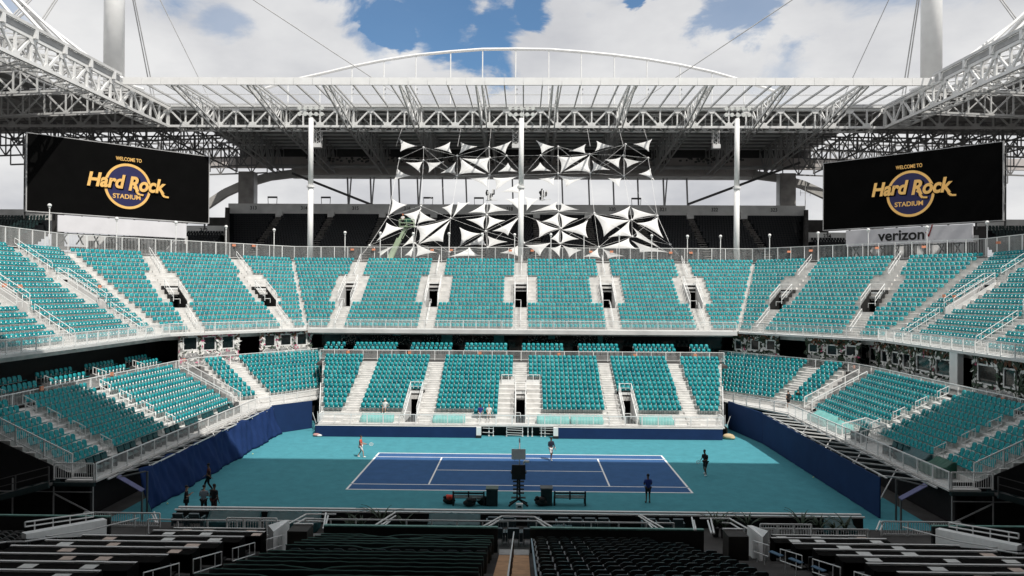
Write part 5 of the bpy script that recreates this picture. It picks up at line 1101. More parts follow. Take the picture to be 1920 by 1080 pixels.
# ------------------------------------------------------------------ flower walls of the concourse
def flower_wall(label, A, B, frames, u0, u1, v0a, v0b, v1a, v1b, seed, dark=False):
    """A, B plan line; frames in photograph pixels give each window's true place on that wall"""
    r2 = random.Random(seed); A2, B2 = Vector((A[0], A[1], 0)), Vector((B[0], B[1], 0)); ex = (B2 - A2).normalized(); outv = Vector((ex.y, -ex.x, 0))
    p0, p1 = PV(u0, v0a, A, B), PV(u1, v0b, A, B); q0, q1 = PV(u0, v1a, A, B), PV(u1, v1b, A, B); zt = min(8.80, max(p0.z, p1.z)); zb = 5.6
    t = thing('flower_wall', label, 'flower wall', (p0 + p1) / 2 - Vector((0, 0, (p0.z + p1.z) / 2 - zb)))
    def RF(b, nm, mt, **k): o = b.build(nm, mt, t, **k); o.matrix_parent_inverse = Matrix.Translation(-t.location); return o
    th = outv * .12
    def slab(a, b_, z0, z1, off, thk): a = a + outv * off; b_ = b_ + outv * off; n = outv * thk; return MB().prism([(a.x, a.y), (b_.x, b_.y), (b_.x + n.x, b_.y + n.y), (a.x + n.x, a.y + n.y)], z0, z1)
    RF(slab(p0, p1, zb, zt, -.15, .14), 'backing', mat('dark_foliage_panel', (.015, .015, .014), .9, .3, 4) if dark else mat('pale_backing', (.66, .65, .63), .9, .25, 3))
    wn = []
    for (a, b_, c, d_) in frames:
        w0, w1 = PV(a, (c + d_) / 2, A, B), PV(b_, (c + d_) / 2, A, B); zz1, zz0 = PV((a + b_) / 2, c, A, B).z, PV((a + b_) / 2, d_, A, B).z; wn.append((w0, w1, zz0, zz1)); e = .13
        fr = slab(w0, w1, zz1 - e, zz1, .02, .1); 
        for (x0, x1, y0, y1) in ((w0, w1, zz0, zz0 + e), (w0, w0 + ex * e, zz0 + e, zz1 - e), (w1 - ex * e, w1, zz0 + e, zz1 - e)): o_ = slab(x0, x1, y0, y1, .02, .1); fr.add(o_.v, o_.f)
        f = RF(fr, 'window_frame', white); gl = slab(w0 + ex * e, w1 - ex * e, zz0 + e, zz1 - e, .0, .04); go = gl.build('pane', glassd, f); pass
    L_ = (p1 - p0).length; lf = MB(); nq = int(L_ * 95)
    for k in range(nq):
        s = r2.uniform(0, L_); z = zb + .3 + (zt - zb - .2) * r2.random() ** .8; p = p0 + ex * s; 
        if any(min((p - w0).dot(ex), (w1 - p).dot(ex)) > .0 and z0_ < z < z1_ for (w0, w1, z0_, z1_) in wn): continue
        top = z > zt - .55; mi = r2.choice((1, 1, 0, 1, 1, 1) if not dark else (0, 0, 1, 0, 0, 1))
        if top: mi = r2.choice((0, 3, 3, 2, 1) if not dark else (0, 0, 3, 0, 1, 0, 3))
        elif r2.random() < (.08 if not dark else .02): mi = 2
        sz = r2.uniform(.08, .22); a_ = r2.uniform(0, 2 * pi); c = Vector((p.x, p.y, z)) + outv * r2.uniform(.02, .28)
        u_ = (ex * cos(a_) + Vector((0, 0, 1)) * sin(a_)) * sz * 1.7; v_ = (Vector((0, 0, 1)) * cos(a_) - ex * sin(a_) + outv * r2.uniform(-.6, .6)) * sz * .7
        lf.add([c - u_, c - v_, c + u_, c + v_], [(0, 1, 2, 3)], mi)
    RF(lf, 'foliage', [leafd, leafw, leafp, leafr], kind='stuff')
    # planter boxes below the windows
    for (w0, w1, z0_, z1_) in wn: RF(slab(w0, w1, z0_ - .75, z0_ - .25, .05, .2), 'planter', mat('speckled_planter', (.34, .34, .34), .8, .6, 9))
def zf(lst, ox, oy, k=6): return [(ox + a / k, ox + b / k, oy + c / k, oy + d / k) for a, b, c, d in lst]
LA, LB = (-37.75, 16.9), (-24.6, 31.9); RA, RBb = (24.6, 31.9), (37.75, 16.9); RS0, RS1 = (36.6, 19), (36.6, -16)
flower_wall('white and pink flower wall with three dark framed windows, left corner, nearer the left screen', LA, LB, zf([(130, 300, 185, 345), (355, 505, 180, 345), (565, 710, 170, 325)], 320, 600), 335, 447, 618, 616, 666, 660, 1)
flower_wall('white and pink flower wall with three dark framed windows, left corner, nearer the middle boxes', LA, LB, zf([(1045, 1175, 160, 300), (1225, 1355, 155, 290), (1410, 1530, 145, 285)], 320, 600), 488, 582, 614, 612, 655, 650, 2)
flower_wall('dark leafy flower wall with teal reflecting windows, right corner, nearer the middle boxes', RA, RBb, zf([(230, 315, 220, 335), (405, 510, 215, 345), (580, 692, 222, 345)], 1340, 600), 1376, 1461, 622, 628, 660, 668, 3, True)
flower_wall('leafy flower wall with three dark windows, right corner, nearer the right side', RA, RBb, zf([(1058, 1172, 262, 370), (1262, 1388, 275, 400), (1472, 1602, 285, 412)], 1340, 600), 1512, 1612, 628, 636, 672, 690, 4, True)
flower_wall('long dark vine wall with many white framed windows along the right side', RS0, RS1, zf([(95, 165, 293, 450), (192, 268, 308, 470), (322, 398, 336, 482), (442, 527, 356, 505), (566, 655, 372, 545), (718, 885, 395, 582), (935, 1115, 435, 632)], 1600, 600), 1612, 1795, 640, 655, 690, 715, 5, True)
flower_wall('dark vine wall with two teal reflecting windows at the right edge of the picture', RS0, RS1, zf([(1408, 1640, 502, 735), (1700, 1840, 542, 775)], 1600, 600), 1828, 1935, 672, 680, 740, 760, 6, True)
p = PV(1800, 665, RS0, RS1); MB().box((p.x - .3, p.y, 7.4), (.5, 1.1, 3.2)).build('white_door_panel', white, label='white door panel between the two vine walls on the right side', cat='panel')
lf = MB(); r2 = random.Random(9)      # small white and dark flecks scattered behind the far boxes
for (u0, u1) in ((640, 668), (695, 770), (795, 870), (885, 935), (990, 1050), (1075, 1150)):
    for k in range(170):
        u = r2.uniform(u0, u1); v = r2.uniform(629, 646); p = PY(u, v, 33.2); s = r2.uniform(.03, .08); a_ = r2.uniform(0, 6)
        lf.add([(p.x - s * cos(a_), 33.2, p.z - s * sin(a_)), (p.x + s * sin(a_) * .6, 33.15, p.z - s * cos(a_) * .6), (p.x + s * cos(a_), 33.2, p.z + s * sin(a_)), (p.x - s * sin(a_) * .6, 33.2, p.z + s * cos(a_) * .6)], [(0, 1, 2, 3)], k % 3 // 2)
lf.build('scattered_flecks', [leafw, leafd], kind='stuff', label='pale speckles scattered behind the far box seats', cat='foliage')
for (a, b_, c, d_) in ((736, 752, 622, 629), (828, 848, 627, 643), (926, 945, 627, 644), (1028, 1040, 628, 636), (1121, 1130, 630, 645)):
    p, q = PY(a, c, 32.9), PY(b_, d_, 32.9); MB().bb(p.x, q.x, 32.85, 32.9, q.z, p.z).build('reflection_panel', mat('teal_reflection_paint', (.06, .36, .38), .5, .2), label='small teal panel painting a seat reflection behind the far boxes', cat='panel', group='teal panels behind the far boxes')  # teal colour paints the seats' reflection in the glazed wall

# ------------------------------------------------------------------ orange section markers on the fences
for (u, v) in ((438, 460), (475, 461), (660, 468), (700, 468), (810, 469), (846, 469), (957, 470), (998, 470), (1108, 472), (1147, 472), (1258, 474), (1296, 474), (1480, 472), (1521, 470), (1645, 465), (1733, 463), (1873, 455)):
    p = on_line(u, v, bl)
    if p: MB().box((p.x * .997, p.y - .14, p.z), (.44, .12, .26)).build('section_marker', orange, label='small orange section marker on the top fence', cat='marker', group='orange section markers on the top fence')
for (u, v, y) in ((653, 660, 25.1), (768, 661, 25.1), (900, 662, 25.1), (1048, 664, 25.1), (1190, 666, 25.1), (1303, 666, 25.1)):
    p = PY(u, v, y); MB().box((p.x, y - .1, p.z), (.34, .1, .28)).build('section_marker', orange, label='small orange section marker below the far box seats', cat='marker', group='orange section markers below the far boxes')
for (u, v) in ((1733, 717), (1880, 750), (1601, 688)):
    p = PX(u, v, 34.25); MB().box(p, (.1, .34, .30)).build('section_marker', orange, label='small orange marker behind the right lower side tier', cat='marker', group='orange section markers on the right lower railing')
for (u, v) in ((78, 728), (210, 701), (345, 675)):
    p = PX(u, v, -34.25); MB().box(p, (.1, .34, .30)).build('section_marker', orange, label='small orange marker behind the left lower side tier', cat='marker', group='orange section markers on the left lower railing')
for (u, v, x) in ((1770, 555, 43), (1789, 556, 42.6), (1908, 555, 46), (38, 537, -43), (187, 537, -42), (8, 535, -43)):
    p = PX(u, v, x); MB().box(p, (.12, .4, .32)).build('section_marker', orange, label='small orange marker at an upper side doorway', cat='marker', group='orange section markers at the upper side doorways')

# ------------------------------------------------------------------ near side of the court (in the shade of the near roof)
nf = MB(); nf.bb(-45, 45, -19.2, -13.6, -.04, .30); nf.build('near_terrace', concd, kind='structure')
t = thing('courtside_wall', 'low courtside wall with two white cap rails along the near edge of the court', 'wall', (0, -13.2, 0))
RB(MB().bb(-19.8, 19.7, -13.5, -13.1, .0, .88), 'panel', black); RB(MB().bb(-19.85, 19.75, -13.18, -13.0, .95, 1.04), 'cap_rail', white); RB(MB().bb(-19.85, 19.75, -13.62, -13.50, .95, 1.03), 'cap_rail', white); RB(MB().bb(-19.8, 19.7, -13.48, -13.2, .89, .93), 'ledge', dgrey)
def plane_z(D): return 2.05 + .252 * (34.4 - D)          # rake of the near tier, seat-top height at distance D from the camera
def yD(D): return CY + D
gr_edge = mat('dull_green_edge', (.13, .30, .26), .5, .2)
# courtside chairs seen from behind
chm = mat('grey_teal_vinyl', (.055, .095, .11), .35, .2)
def back_chair_parts():
    b = MB().add([(-.29, .06, .35), (.29, .06, .35), (.29, -.10, .92), (-.29, -.10, .92), (-.29, .16, .35), (.29, .16, .35), (.27, .02, .95), (-.27, .02, .95)], BOXF).mesh('backrest', chm)
    s = MB().bb(-.28, .28, .16, .62, .36, .46).mesh('seat', chm); a = MB().bb(-.05, .05, .05, .60, .2, .66).mesh('armrest', chm); l = MB().bb(-.03, .03, .08, .14, 0, .36).bb(-.03, .03, .5, .56, 0, .36).bb(-.03, .03, .14, .5, .3, .36).mesh('leg_frame', wdull); return b, s, a, l
BCP = back_chair_parts()
def back_chair(x, y, z, label, group):
    t = thing('courtside_chair', label, 'chair', (x, y, z), 0, group); link('backrest', BCP[0], t); link('seat', BCP[1], t)
    for s in (-1, 1): link('armrest', BCP[2], t, (s * .36, 0, 0)); link('leg_frame', BCP[3], t, (s * .26, 0, 0))
for k, px in enumerate((342, 373, 937, 966, 1015, 1068, 1093, 1118, 1143, 1230, 1256, 1282)):
    back_chair((px - 983) * 39.5 / CF, -14.95, .30, f'grey teal courtside chair seen from behind, front row, {ordn(k)} from the left', 'courtside chairs, front row')
for k, px in enumerate((782, 809, 838, 866, 945, 976, 1005, 1080, 1108, 1137, 1164)):
    back_chair((px - 983) * 36.6 / CF, -17.85, .66, f'grey teal courtside chair seen from behind, rear row, {ordn(k)} from the left', 'courtside chairs, rear row')
MB().bb(-8, 8, -19.1, -17.0, .29, .66).build('chair_platform', dgrey, label='raised dark platform under the rear courtside chairs', cat='platform')
for i, (u0, u1) in enumerate(((395, 492), (508, 608), (815, 912), (1560, 1610))):
    tarp(f'dark teal cloth thrown over front courtside chairs, {ordn(i)} from the left', (u0 - 983) * 39.5 / CF, (u1 - 983) * 39.5 / CF, -15.25, -14.35, .30, .98, dteal, 31 + i)
tarp('crumpled dark teal cloth between the rear courtside chairs', 1.7, 2.9, -17.2, -16.4, .5, .85, dteal, 40)
railing('railing', 'low white rail behind the left courtside chairs', [(-19.8, -16.6, .55), (-10.2, -16.6, .55)], .85, 1.5, .0)
railing('railing', 'low white rail behind the right courtside chairs', [(12.0, -16.6, .45), (18.5, -16.6, .45)], .85, 1.5, .13)
railing('railing', 'white rail above the rear courtside chairs, left of the middle aisle', [(-11.2, -17.0, .75), (-.5, -17.0, .75)], .9, 1.4, .0)
railing('railing', 'white rail above the rear courtside chairs, right of the middle aisle', [(1.0, -17.0, .75), (8.2, -17.0, .75)], .9, 1.4, .0)
railing('railing', 'white picket rail at the left end of the courtside terrace', [(-24.5, -14.6, .3), (-20.2, -14.6, .3)], .8, 1.4, .13); railing('railing', 'white picket rail at the right end of the courtside terrace', [(20.2, -14.6, .3), (24.5, -14.6, .3)], .8, 1.4, .13)
# stair rails of the front terrace
def stair_rail(label, pts): handrail(label, pts, h=.9, r=.035, group='stair rails of the near terrace')
def dn(u, v, D): return PY(u, v, yD(D))
def tube_path(label, pts, r=.035, mt=None, cat='handrail'): MB().path(pts, r, 6).build('handrail', mt or white, label=label, cat=cat)
for nm, segs in {'left of the covered seats': [((750, 1000, 35), (838, 962, 39)), ((765, 1004, 35), (842, 968, 39))], 'right of the black seats': [((1250, 998, 35), (1198, 965, 39)), ((1232, 992, 35), (1210, 970, 39))]}.items():
    pass
RL = [('white stair rail slanting up beside the plants, outer', [(695, 990, 35.5), (742, 960, 39)]), ('white stair rail slanting up beside the plants, inner', [(706, 990, 35.5), (742, 967, 39)]), ('white stair rail slanting up beside the plants, innermost', [(716, 990, 35.5), (735, 974, 38.5)]),
      ('white arched handrail over the middle entry', [(900, 990, 35.2), (940, 968, 37.2), (1002, 969, 37.2), (1043, 993, 35.2)]), ('lower bar of the arched handrail over the middle entry', [(913, 989, 35.2), (935, 976, 37.2), (1008, 977, 37.2), (1030, 993, 35.2)]),
      ('white stair rail slanting down right of the rear chairs, outer', [(1200, 965, 39), (1252, 995, 35.5)]), ('white stair rail slanting down right of the rear chairs, inner', [(1197, 967, 39), (1238, 994, 35.5)]), ('white stair rail slanting down right of the rear chairs, innermost', [(1212, 978, 38), (1226, 993, 35.5)]),
      ('white stair rail pair left of the covered block, left bar', [(606, 992, 35.3), (611, 962, 38)]), ('white stair rail pair left of the covered block, right bar', [(609, 992, 35.3), (615, 967, 38)]), ('white stair rail right of the black block, left bar', [(1297, 970, 38), (1302, 994, 35)]), ('white stair rail right of the black block, right bar', [(1301, 976, 38), (1305, 994, 35)]), ('white stair rail pair by the right parapet, left bar', [(1327, 976, 38), (1334, 1000, 34.5)]), ('white stair rail pair by the right parapet, right bar', [(1333, 973, 38), (1339, 1000, 34.5)]),
      ('long bent handrail left of the white parapet', [(538, 984, 36), (574, 964, 38.5), (630, 964, 38.5)]), ('second bent handrail left of the white parapet', [(552, 984, 36), (572, 972, 38.5), (588, 972, 38.5)]), ('long bent handrail right of the right parapet', [(1312, 972, 38.5), (1368, 972, 38.5), (1405, 993, 36)]), ('second bent handrail right of the right parapet', [(1354, 980, 38.5), (1370, 981, 38.5), (1390, 993, 36)]),
      ('leaning white bar at the left court corner, left one', [(285, 964, 40), (292, 980, 39)]), ('leaning white bar at the left court corner, right one', [(289, 960, 40), (296, 981, 39)]), ('leaning white bar at the right court corner, left one', [(1643, 994, 39), (1650, 977, 40)]), ('leaning white bar at the right court corner, right one', [(1650, 995, 39), (1655, 983, 40)])]
for lab, pts in RL: tube_path(lab, [dn(*q) for q in pts], .045 if 'bar' in lab else .04)
# front wall of the seat blocks
for (x0, x1, lab) in ((-9.6, -.95, 'left'), (.65, 9.2, 'right')):
    t = thing('block_wall', f'dark wall with a dull green top edge in front of the {lab} near seat block', 'wall', ((x0 + x1) / 2, -19.1, 0)); RB(MB().bb(x0, x1, -19.25, -19.1, .3, 2.02), 'panel', blackp); RB(MB().bb(x0, x1, -19.28, -19.07, 2.02, 2.09), 'top_edge', gr_edge)
# terrace treads of the near tier
t = thing('near_stand', 'dark raked near tier the photograph looks down across', 'grandstand', (0, -30, 0))
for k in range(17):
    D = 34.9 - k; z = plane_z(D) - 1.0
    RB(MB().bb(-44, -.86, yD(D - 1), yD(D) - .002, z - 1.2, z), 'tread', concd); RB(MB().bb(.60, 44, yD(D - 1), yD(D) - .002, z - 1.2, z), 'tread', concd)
for k in range(34):
    D = 33.6 - k * .5; z = plane_z(D) - .95
    if D > 18: RB(MB().bb(-.84, .58, yD(D - .5), yD(D) - .002, z - .6, z), 'aisle_step', tan)
RB(MB().bb(-.84, .58, yD(33.6) + .002, yD(34.3), .6, 1.32), 'landing', mat('pale_landing', (.40, .40, .39), .8, .15)); RB(MB().bb(-.84, .58, yD(34.31), yD(34.9), .3, 1.1), 'entry_shade_block', VOIDM)  # solid black block put where the entry gap lies in shade
t = thing('aisle_rail', 'thin pale rail with posts down the middle of the tan near aisle', 'railing', (-.15, -30, 0)); b = MB()
RB(MB().bar((-.15, yD(35), plane_z(35) + .02), (-.15, yD(19), plane_z(19) - .05), .05), 'top_rail', wdull)
for k in range(8): D = 33 - 1.8 * k; RB(MB().bar((-.15, yD(D), plane_z(D) - 1.0), (-.15, yD(D), plane_z(D) - .02), .05), 'post', dgrey)
MB().bar((.70, yD(33.6), plane_z(33.6) - .2), (.70, yD(19), plane_z(19) - .2), .06, .10).build('aisle_edge', mat('pale_blue_edge', (.22, .30, .36), .5, .15), label='pale edge strip along the black seats beside the tan aisle', cat='edge strip')
# black folding seats, right block
def black_seat_parts():
    n = 5; W2, Hb, R = .235, .50, .09
    prof = [(-W2 * .9, 0), (W2 * .9, 0), (W2, Hb - R), (W2 - R * .3, Hb - R * .3), (W2 - R, Hb), (-W2 + R, Hb), (-W2 + R * .3, Hb - R * .3), (-W2, Hb - R)]; k = len(prof)
    def P(x, z, d): return (x, -.05 - z * .22 + d, .42 + z)
    b = MB(); b.add([P(x, z, 0) for x, z in prof] + [P(x * .95, z - .02, .07) for x, z in prof], [tuple(range(k)), tuple(range(2 * k - 1, k - 1, -1))] + [(i, k + i, k + (i + 1) % k, (i + 1) % k) for i in range(k)])
    p = MB(); p.add([(-.22, .02, .36), (.22, .02, .36), (.22, .18, .74), (-.22, .18, .74), (-.22, .10, .36), (.22, .10, .36), (.22, .25, .72), (-.22, .25, .72)], BOXF)
    a = MB(); a.bb(-.03, .03, -.02, .30, .60, .66).bb(-.025, .025, .02, .10, 0, .60)
    return b, p, a
kB, kP, kA = black_seat_parts(); KM = [kB.mesh('backrest', kseat), kP.mesh('seat_pan', blackp), kA.mesh('armrest', kseat)]
bs = []; REST = []
for i in range(15):
    D = 34.0 - i; z = plane_z(D) - .92; xr_ = 6.9 if i < 2 else 8.0 if i < 5 else 8.8; n = int((xr_ - 1.05) / .56)
    for j in range(n): bs.append((1.1 + .56 * j + (.0 if i % 2 == 0 else .04), yD(D) - .15, z, i, j))
def black_seat(x, y, z, label, group, rz=0):
    t = thing('folding_chair', label, 'seat', (x, y, z), rz, group); link('backrest', KM[0], t); link('seat_pan', KM[1], t); link('armrest', KM[2], t, (-.28, 0, 0))
for (x, y, z, i, j) in bs: black_seat(x, y, z, f'black folding seat in the right near block, {ordn(i)} row back, {ordn(j)} from the tan aisle', 'black seats of the right near block')
# covered rows, left block
covm = mat('black_green_cover', (.008, .014, .014), .6, .4, 1.2, spec=.3)
for i in range(15):
    D = 34.0 - i; z = plane_z(D) - .92; y = yD(D) - .15; r2 = random.Random(60 + i)
    if i in (6,):
        for j in range(14): black_seat(-1.35 - .56 * j, y, z, f'black folding seat left uncovered in the left near block, {ordn(j)} from the tan aisle', 'uncovered black seats of the left near block')
        continue
    nx = 26; V = []; F = []; prof = [(.30, .30), (.26, .62), (.10, .74), (-.10, .90), (-.17, .945), (-.22, .92), (-.20, .55), (-.12, .15)]; m_ = len(prof)
    dips = [r2.uniform(3, nx - 3)] if i in (0, 1, 2, 5, 11, 13) else []
    for a in range(nx + 1):
        x = -9.3 + r2.uniform(-.02, .02) + (8.2 + .06 * sin(i * 2.2)) * a / nx; dip = sum(.15 * max(0, 1 - abs(a - q) / 3.0) for q in dips)
        for b_, (dy, h) in enumerate(prof): V.append((x + r2.uniform(-.015, .015), y + dy + dip * .3 + r2.uniform(-.015, .015), z + h - dip * (h > .5) + .010 * sin(a * 2.4) + r2.uniform(-.005, .005)))
    for a in range(nx):
        for b_ in range(m_ - 1): q = a * m_ + b_; F.append((q, q + m_, q + m_ + 1, q + 1), )
    F += [tuple(range(m_)), tuple(range(nx * m_, nx * m_ + m_))[::-1]]
    t = thing('row_cover', f'dark cloth cover over the {ordn(i)} row of the left near block', 'seat cover', (-5.2, y, z)); smooth(RB(MB().add(V, F), 'cloth', covm))
    e = MB(); e.path([Vector(V[a * m_ + 4]) + Vector((0, -.01, .012)) for a in range(nx + 1)], .014, 4); RB(e, 'hem', gr_edge)
person('person in dark clothes with a white cap seated low in the left near block', (-4.85, yD(20.85), plane_z(20.85) - 1.45), 0, bkc, bkc, legs='sit', hat=whc, arms='front')
# suites with counters on both flanks
blcov = mat('deep_blue_cover', (.012, .05, .075), .7, .3, 2); whe = mat('pale_counter_edge', (.85, .84, .82), .5, .06, 2); ctop = mat('dark_counter_top', (.008, .0075, .007), .95, .3, 3, spec=.05); cpan = mat('dark_counter_panel', (.006, .0055, .0055), .95, .3, 2, spec=.05)
RAISE = {'left': 0, 'right': 0}
for s, w_ in ((-1, 'left'), (1, 'right')):
    for k, D in enumerate((35.4, 33.8, 31.2, 28.9, 26.8, 24.5, 22.5, 20.55)):
        z = plane_z(D); y = yD(D); r2 = random.Random(100 + k + (50 if s > 0 else 0)); xi = 12.0; xo = (17.2, 17.4, 19.2, 19.3, 19.2, 20.0, 18.2, 17.5)[k]
        if k == 0: xi = 12.6
        lo, hi = (-xo, -xi) if s < 0 else (xi, xo)
        t = thing('suite_counter', f'dark counter with a pale front edge in the {w_} suites, {ordn(k)} row back', 'counter', ((lo + hi) / 2, y, z))
        RB(MB().bb(lo, hi, y - .62, y - .07, z - .10, z - .03), 'top', ctop); RB(MB().bb(lo, hi, y - .12, y - .02, z - .9, z - .11), 'panel', cpan); RB(MB().bb(hi if s < 0 else lo - .06, hi + .06 if s < 0 else lo, y - .7, y - .02, z - 1.0, z + .02), 'end_panel', cpan)
        n = 3; cut = sorted(r2.uniform(lo + .5, hi - .5) for _ in range(2)); xs = [lo] + cut + [hi]
        for a, b_ in zip(xs, xs[1:]): RB(MB().bb(a, b_ - .01, y - .07, y + .03, z - .05, z + r2.choice((.02, .03))), 'edge_strip', whe)
        m_n = r2.choice((2, 3, 3)) if k < 7 else 1
        for q in range(m_n):
            x = lo + (hi - lo) * (q + r2.uniform(.15, .85)) / m_n; wd = r2.uniform(.42, .55)
            mo = MB().box((x, y - .33, z - .024), (wd, .34, .01)).build('placemat', r2.choice((paper, paperw, paperw)), label=f'pale paper mat on the {w_} suite counter, {ordn(k)} row back, {ordn(q)} from the left', cat='mat', group=f'paper mats in the {w_} suites')
        if s < 0 and k in (1, 2, 3, 4, 5, 6) or (s > 0 and k in (4, 6) and False):
            x0 = lo + r2.uniform(.8, 2.0); x1 = min(hi - .6, x0 + r2.uniform(2.0, 3.8)); tarp(f'deep blue cloth over chairs behind the left suite counter, {ordn(k)} row back', x0, x1, y - 1.35, y - .72, z - 1.0, .98, blcov if k % 2 else dteal, 80 + k)
        for q in range(int((hi - lo) / .62)):
            x = lo + .4 + .62 * q
            if k in (0,): continue
            MB().bb(x - .22, x + .22, y - 1.40, y - 1.32, z - .60, z - .08).bb(x - .22, x + .22, y - 1.34, y - .95, z - .60, z - .52).bb(x - .03, x + .03, y - 1.2, y - 1.1, z - 1.0, z - .58).build('suite_chair', blackp, label=f'black chair at the {w_} suite counter, {ordn(k)} row back, {ordn(q)} from the left', cat='chair', group=f'black chairs of the {w_} suites')
    for i, (D0, D1) in enumerate(((21.0, 23.2), (24.2, 26.5), (27.5, 29.8), (31.2, 33.2))):
        z0, z1 = plane_z(D0) - .98, plane_z(D1) - .98; handrail(f'pale looped handrail on the {w_} near aisle, {ordn(i)} from the bottom', [(s * 11.0, yD(D0), z0), (s * 11.0, yD(D1), z1)], h=.88, r=.021, group=f'handrails of the {w_} near aisle')
    # white parapet and dark box of the doorway
    p = MB(); y0, y1 = yD(33.1), yD(35.4); xa, xb = s * 11.38, s * 11.62
    p.add([(xa, y0, 1.0), (xb, y0, 1.0), (xb, y1, .6), (xa, y1, .6), (xa, y0, 2.45), (xb, y0, 2.75), (xb, y1, 2.25), (xa, y1, 2.25)], BOXF).build('parapet', mat('pale_parapet', (.86, .86, .85), .6, .05), label=f'white sloping parapet of the {w_} near doorway beside the suites', cat='parapet')
    MB().bb(min(s * 9.95, s * 10.9), max(s * 9.95, s * 10.9), yD(33.6), yD(34.6), .4, 2.3).bb(min(s * 9.95, s * 10.9), max(s * 9.95, s * 10.9), yD(34.5), yD(34.64), 2.3, 2.36, 1).build('doorway_box', [mat('dark_brown_panel', (.03, .026, .022), .7, .2), wdull], label=f'dark box with a pale rim beside the {w_} near doorway parapet', cat='box')
    railing('railing', f'small white guard rails above the {w_} near doorway', [(s * 12.1, yD(35.6), 1.3), (s * 14.6, yD(35.6), 1.3)], .95, .8, .13)
    # outer parapet and stair rails
    x = s * 20.6; p = MB(); p.add([(x, yD(29.6), 3.22), (x + s * .2, yD(29.6), 3.22), (x + s * .2, yD(35.4), 1.35), (x, yD(35.4), 1.35), (x, yD(29.6), 3.42), (x + s * .2, yD(29.6), 3.50), (x + s * .2, yD(35.4), 2.25), (x, yD(35.4), 2.18)], BOXF).build('parapet', MATS['pale_parapet'], label=f'long white sloping parapet at the outer {w_} near aisle', cat='parapet')
    handrail(f'white handrail on top of the outer {w_} parapet', [(x + s * .2, yD(29.8), 3.5), (x + s * .2, yD(34.6), 2.4)], h=.36, r=.035)
    tube_path(f'zigzag stair handrail beside the outer {w_} parapet', [(x - s * .3, yD(26.0), plane_z(26)), (x - s * .3, yD(28.0), plane_z(28)), (x - s * .9, yD(28.2), plane_z(28.2)), (x - s * .9, yD(30.2), plane_z(30.2)), (x - s * .3, yD(30.4), plane_z(30.4)), (x - s * .3, yD(33.4), plane_z(33.4)), (x - s * 1.0, yD(36.5), plane_z(35))], .035, wdull)
    tube_path(f'lower zigzag stair handrail beside the outer {w_} parapet', [(x - s * .5, yD(26.0), plane_z(26) - .5), (x - s * .5, yD(30.0), plane_z(30) - .5), (x - s * 1.3, yD(33.4), plane_z(33.4) - .5)], .03, wdull)
    MB().bb(min(s * 20.5, s * 45), max(s * 20.5, s * 45), yD(35.5), yD(35.6), .3, 2.25).bb(min(s * 20.5, s * 45), max(s * 20.5, s * 45), yD(35.48), yD(35.62), 2.25, 2.31, 1).build('block_wall', [blackp, gr_edge], label=f'dark wall with a thin green top edge in front of the outer {w_} near seats', cat='wall')
for i in range(12):
    D = 34.0 - i; z = plane_z(D) - .92
    for s in (-1, 1):
        for j in range(20): REST.append((s * (21.6 + .56 * j), yD(D) - .15, z, 0))
mass('black_seats', REST, [kB, kP, kA], [kseat, blackp, blackp], 'dark seats at the outer left and right ends of the near tier', 'seats')
# scaffolding and stairs in the dark under the side tiers
for s, w_ in ((-1, 'left'), (1, 'right')):
    t = thing('end_stair', f'dark stair with railings running down outwards at the near end of the {w_} walkway', 'stair', (s * 29, -12.4, 0))
    RB(MB().bar((s * 27.9, -12.6, 2.05), (s * 38, -12.6, -.6), .12, .35), 'stringer', mat('dark_teal_steel', (.015, .04, .042), .6, .2)); RB(MB().bar((s * 27.9, -11.6, 2.05), (s * 38, -11.6, -.6), .12, .35), 'stringer', MATS['dark_teal_steel'])
    for zz in (1.0, .55): RB(MB().bar((s * 27.9, -12.6, 2.15 + zz), (s * 38, -12.6, -.5 + zz), .05), 'rail', dgrey)
    for k in range(6): x = 27.9 + 2 * k; z = 2.1 - .265 * 2 * k; RB(MB().bar((s * x, -12.6, z), (s * x, -12.6, z + 1.05), .06), 'post', dgrey)
    for k in range(10): RB(MB().bb(min(s * (28 + k), s * (28.9 + k)), max(s * (28 + k), s * (28.9 + k)), -12.5, -11.7, 1.9 - .26 * k, 1.98 - .26 * k), 'step', dgrey)
    RB(MB().bb(min(s * 25.5, s * 28), max(s * 25.5, s * 28), -12.1, -11.9, 1.85, 2.07), 'landing_beam', MATS['dark_teal_steel'])
    b = MB()
    for x in (25.6, 28.0, 30.5, 33): b.bar((s * x, -12.0, 0), (s * x, -12.0, 1.9 if x < 29 else 2.3), .06)
    b.bar((s * 25.6, -12.0, 1.5), (s * 33, -12.0, 1.5), .05).bar((s * 28, -12.0, 1.4), (s * 25.8, -12.0, .3), .07); b.build('scaffold', grey, label=f'thin scaffold frame in the dark under the {w_} walkway end', cat='scaffold')
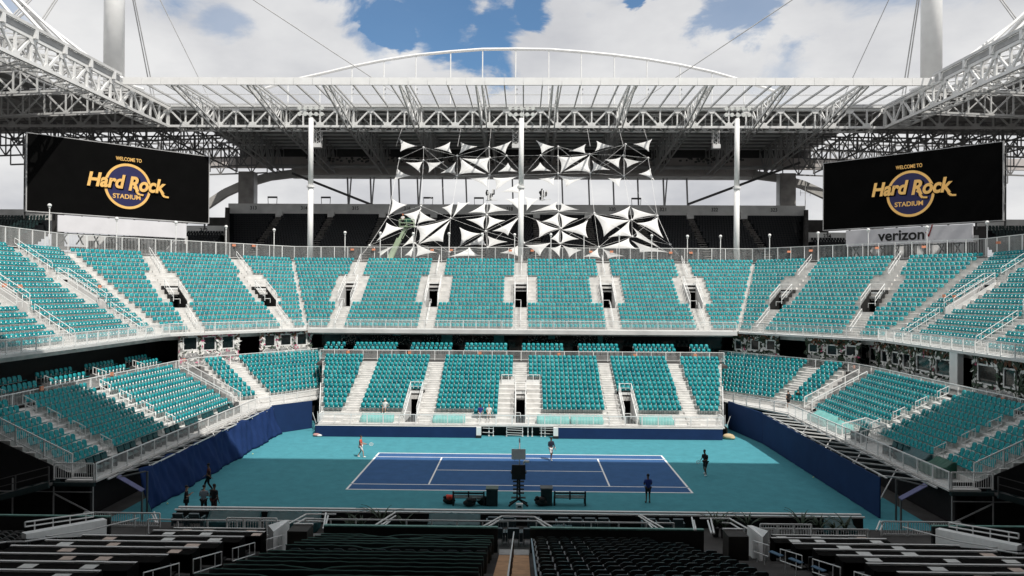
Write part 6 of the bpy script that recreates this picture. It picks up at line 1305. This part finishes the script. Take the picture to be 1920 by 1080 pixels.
# palm-like plants along the near wall
for k, (px, h, D) in enumerate(((668, .8, 38.6), (690, .9, 38.8), (728, 1.25, 39.2), (768, .9, 39), (1352, 1.15, 39.4), (1368, .8, 39.2), (1413, 1.0, 39.2), (1512, 1.15, 39.3), (1545, .9, 39), (1572, .9, 38.8), (1592, .95, 39))):
    x = (px - 983) * D / CF; r2 = random.Random(200 + k); h *= 1.45; t = thing('palm_plant', f'dark spiky palm plant behind the near courtside wall, {ordn(k)} from the left', 'plant', (x, yD(D), .3), 0, 'palm plants along the near wall')
    for f in range(11):
        a = r2.uniform(0, 2 * pi); ln = h * r2.uniform(.7, 1.1); pts = []; 
        for q in range(6): u_ = q / 5; pts.append(Vector((cos(a) * ln * .75 * u_ ** 1.3, sin(a) * ln * .6 * u_ ** 1.3, .45 + ln * (1.15 * u_ - .62 * u_ * u_))))
        V = []; F = []; sd = Vector((-sin(a), cos(a), 0))
        for q, p in enumerate(pts): wq = .055 * sin(pi * min(.97, .12 + q / 5)) ; V += [p - sd * wq, p + Vector((0, 0, .02)), p + sd * wq]
        for q in range(5): o = q * 3; F += [(o, o + 3, o + 4, o + 1), (o + 1, o + 4, o + 5, o + 2)]
        MB().add(V, F).build('frond', leafd, t)
    MB().tube((0, 0, 0), (0, 0, .5), .16, 8, .20).build('pot', black, t)
for (u, v, sx, sy) in ((1455, 1038, .10, .30), (1492, 1051, .10, .34), (1535, 1066, .10, .34)):
    p = dn(u, v, 24.6); MB().box(p, (.18, .5, .03), .5).build('blue_cushion', mat('soft_blue_cloth', (.07, .16, .26), .7, .1), label=f'small blue cloth hanging on the right near aisle rail, {("first", "second", "third")[(u > 1460) + (u > 1500)]} from the left', cat='cloth')

# copies that share a label are told apart by their place in the photograph
bpy.context.view_layer.update(); SAME = {}
for o in list(SC.objects):
    if o.parent is None and 'label' in o.keys(): SAME.setdefault(o['label'], []).append(o)
for lab, lst in SAME.items():
    if len(lst) < 2: continue
    def uu(o):
        p = o.matrix_world.translation.copy()
        if p.length < 1e-4 and o.type == 'MESH':
            p = sum((Vector(v.co) for v in o.data.vertices), Vector()) / len(o.data.vertices)
        d = p - CAMP; dep = max(.1, d.dot(AF)); return (round(d.dot(AR) / dep, 4), -d.dot(AU) / dep)
    for k, o in enumerate(sorted(lst, key=uu)): o['label'] = f'{lab}, {ordn(k)} from left'
